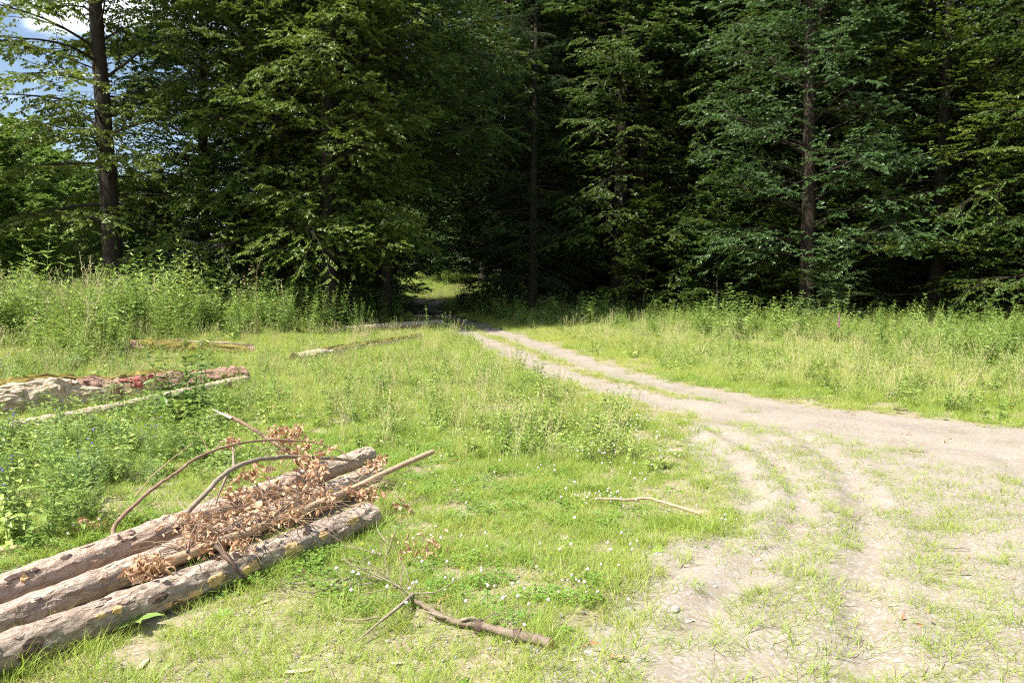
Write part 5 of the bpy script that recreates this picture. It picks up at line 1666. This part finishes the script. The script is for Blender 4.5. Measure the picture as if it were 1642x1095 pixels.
for px, y in [(1420, 20.5), (1475, 19.5), (1540, 19), (1590, 18), (1625, 17), (1380, 22), (1345, 23), (1510, 21.5), (1660, 18.5), (1575, 21), (1450, 23), (1050, 28), (985, 31), (1090, 27), (925, 33)]:
    copy_tree(rnd.choice([wd2, wd3, wd3]), at(px, y), rnd.random() * 6, rnd.uniform(0.45, 0.72) * (0.8 if px < 1100 else 1), 'bushy green weed in the row along the right edge of the wood', GRP)
GRP = 'tall weeds on the left bank'
for px, y in [(30, 21), (95, 23), (150, 22), (290, 23), (340, 24), (385, 25), (420, 26.5), (-40, 20), (530, 28), (190, 24)]:
    copy_tree(rnd.choice([wd1, wd2]), at(px, y), rnd.random() * 6, rnd.uniform(0.6, 0.92), 'tall green weed in the thick of the left weed bank', GRP)
for px, y, h_, lab in [(712, 27, 0.9, 'brown seed spike of a dock at the end of the pale log'), (686, 29, 1.0, 'brown seed spike of a dock left of the track, farther of two'), (826, 16, 0.7, 'slender weed standing in the grass beside the left wheel track')]:
    w_ = weed('dock_plant', lab, 'weed', at(px, y), 620 + px, h=h_, pairs=9, ln=0.12, wd=0.3, stems=3, spread=0.12, up=0.8)
# dead umbel stalk and foxglove
root = empty('dead_stalk', at(410, 23.5))
tag(root, 'tall dead branching stalk above the left weed bank', 'weed')
r = np.random.RandomState(88); u = np.linspace(0, 1, 8)
st = [tubes(np.stack([0.08 * u ** 2, 0.02 * u, 2.35 * u], -1), 0.012 - 0.008 * u, 5, False)]; tips = []
for k_ in range(9):
    z_ = 1.35 + 0.1 * k_; a_ = r.rand() * 6.28; l_ = 0.38 - 0.02 * k_
    q = np.array([0.08 * (z_ / 2.35) ** 2, 0, z_]) + np.stack([math.cos(a_) * l_ * u, math.sin(a_) * l_ * u, 0.25 * u ** 2 + 0.05 * u], -1)
    st.append(tubes(q, 0.005 - 0.003 * u, 4, False)); tips.append(q[-1])
tips.append(np.array([0.08, 0.02, 2.37]))
V, F = join(st); obj('stalk', mesh_np('stalk', V, F, [M['brownstem']], True), root)
for tp in tips:
    V, F = blob(4, 7, 0.035, r, 0.5, (1, 1, 0.5)); obj('seed_head', mesh_np('seed_head', V, F, [M['brownstem']], False), root, loc=tp)
root = empty('foxglove', at(1345, 21.5), 0, 0.8)
tag(root, 'pink foxglove spike among the weeds right of the forked oak', 'flower')
V, F = tubes(np.array([[0, 0, 0], [0.02, 0, 0.7], [0.03, 0, 1.28]]), np.array([0.008, 0.006, 0.003]), 5, False)
obj('stem', mesh_np('stem', V, F, [M['stem']], True), root)
for k_ in range(22):
    z_ = 0.78 + 0.022 * k_; a_ = k_ * 2.4; s_ = 1.0 - 0.03 * k_
    q = np.array([0.025, 0, z_]) + np.stack([math.cos(a_) * 0.05 * s_ * u, math.sin(a_) * 0.05 * s_ * u, -0.03 * s_ * u], -1)
    V, F = tubes(q, (0.006 + 0.012 * u) * s_, 6, False); obj('blossom', mesh_np('blossom', V, F, [M['pink_petal']], True), root)
# stones and wood chips on the turning area
sm = []
for i in range(4):
    V, F = blob(6, 9, 1.0, np.random.RandomState(700 + i), 0.18, (1, 0.7, 0.4)); sm.append(mesh_np('stone', V, F, [M['stone']], False))
for i, (px, py, s_) in enumerate([(1006, 981, 0.05), (1082, 978, 0.04), (1022, 1062, 0.045), (1294, 807, 0.05), (1175, 760, 0.03), (1440, 1062, 0.03), (1330, 1010, 0.03), (948, 1050, 0.035), (1550, 930, 0.03), (1215, 905, 0.03), (1380, 850, 0.03), (1480, 760, 0.04), (1100, 900, 0.025), (1600, 1000, 0.03)]):
    p = gp(px, py); p.z += 0.008
    o = obj('stone', sm[i % 4], loc=p); o.rotation_euler = (rnd.gauss(0, .2), rnd.gauss(0, .2), rnd.random() * 6); o.scale = (s_,) * 3
    tag(o, 'small flat grey stone bedded in the worn dirt', 'stone', 'stones on the turning area')
V, F = blob(4, 6, 1.0, np.random.RandomState(720), 0.25, (1, 0.28, 0.12)); cm = mesh_np('wood_chip', V, F, [M['palewood']], False)
for px, py, s_ in [(1288, 944, 0.06), (1435, 972, 0.045), (925, 1060, 0.05), (480, 1078, 0.07), (420, 968, 0.05), (1098, 1000, 0.05), (535, 935, 0.05), (405, 985, 0.04), (900, 880, 0.05), (230, 1066, 0.06), (640, 1065, 0.04)]:
    p = gp(px, py); p.z += 0.008
    o = obj('wood_chip', cm, loc=p); o.rotation_euler = (rnd.gauss(0, .2), rnd.gauss(0, .2), rnd.random() * 6); o.scale = (s_,) * 3
    tag(o, 'pale wood chip lying on the ground', 'wood chip', 'wood chips on the ground')
# the dry leaf heap behind the rear log
root = empty('leaf_heap', gp(148, 848))
tag(root, 'small heap of dry brown leaves on the soil behind the rear log', 'leaf heap')
dead_leaves(root, np.array(root.location), [cl(145, 842, 0.06, 0.05), cl(158, 848, 0.05, 0.05), cl(130, 850, 0.04, 0.04)], 25, 30, 40, 0.065)
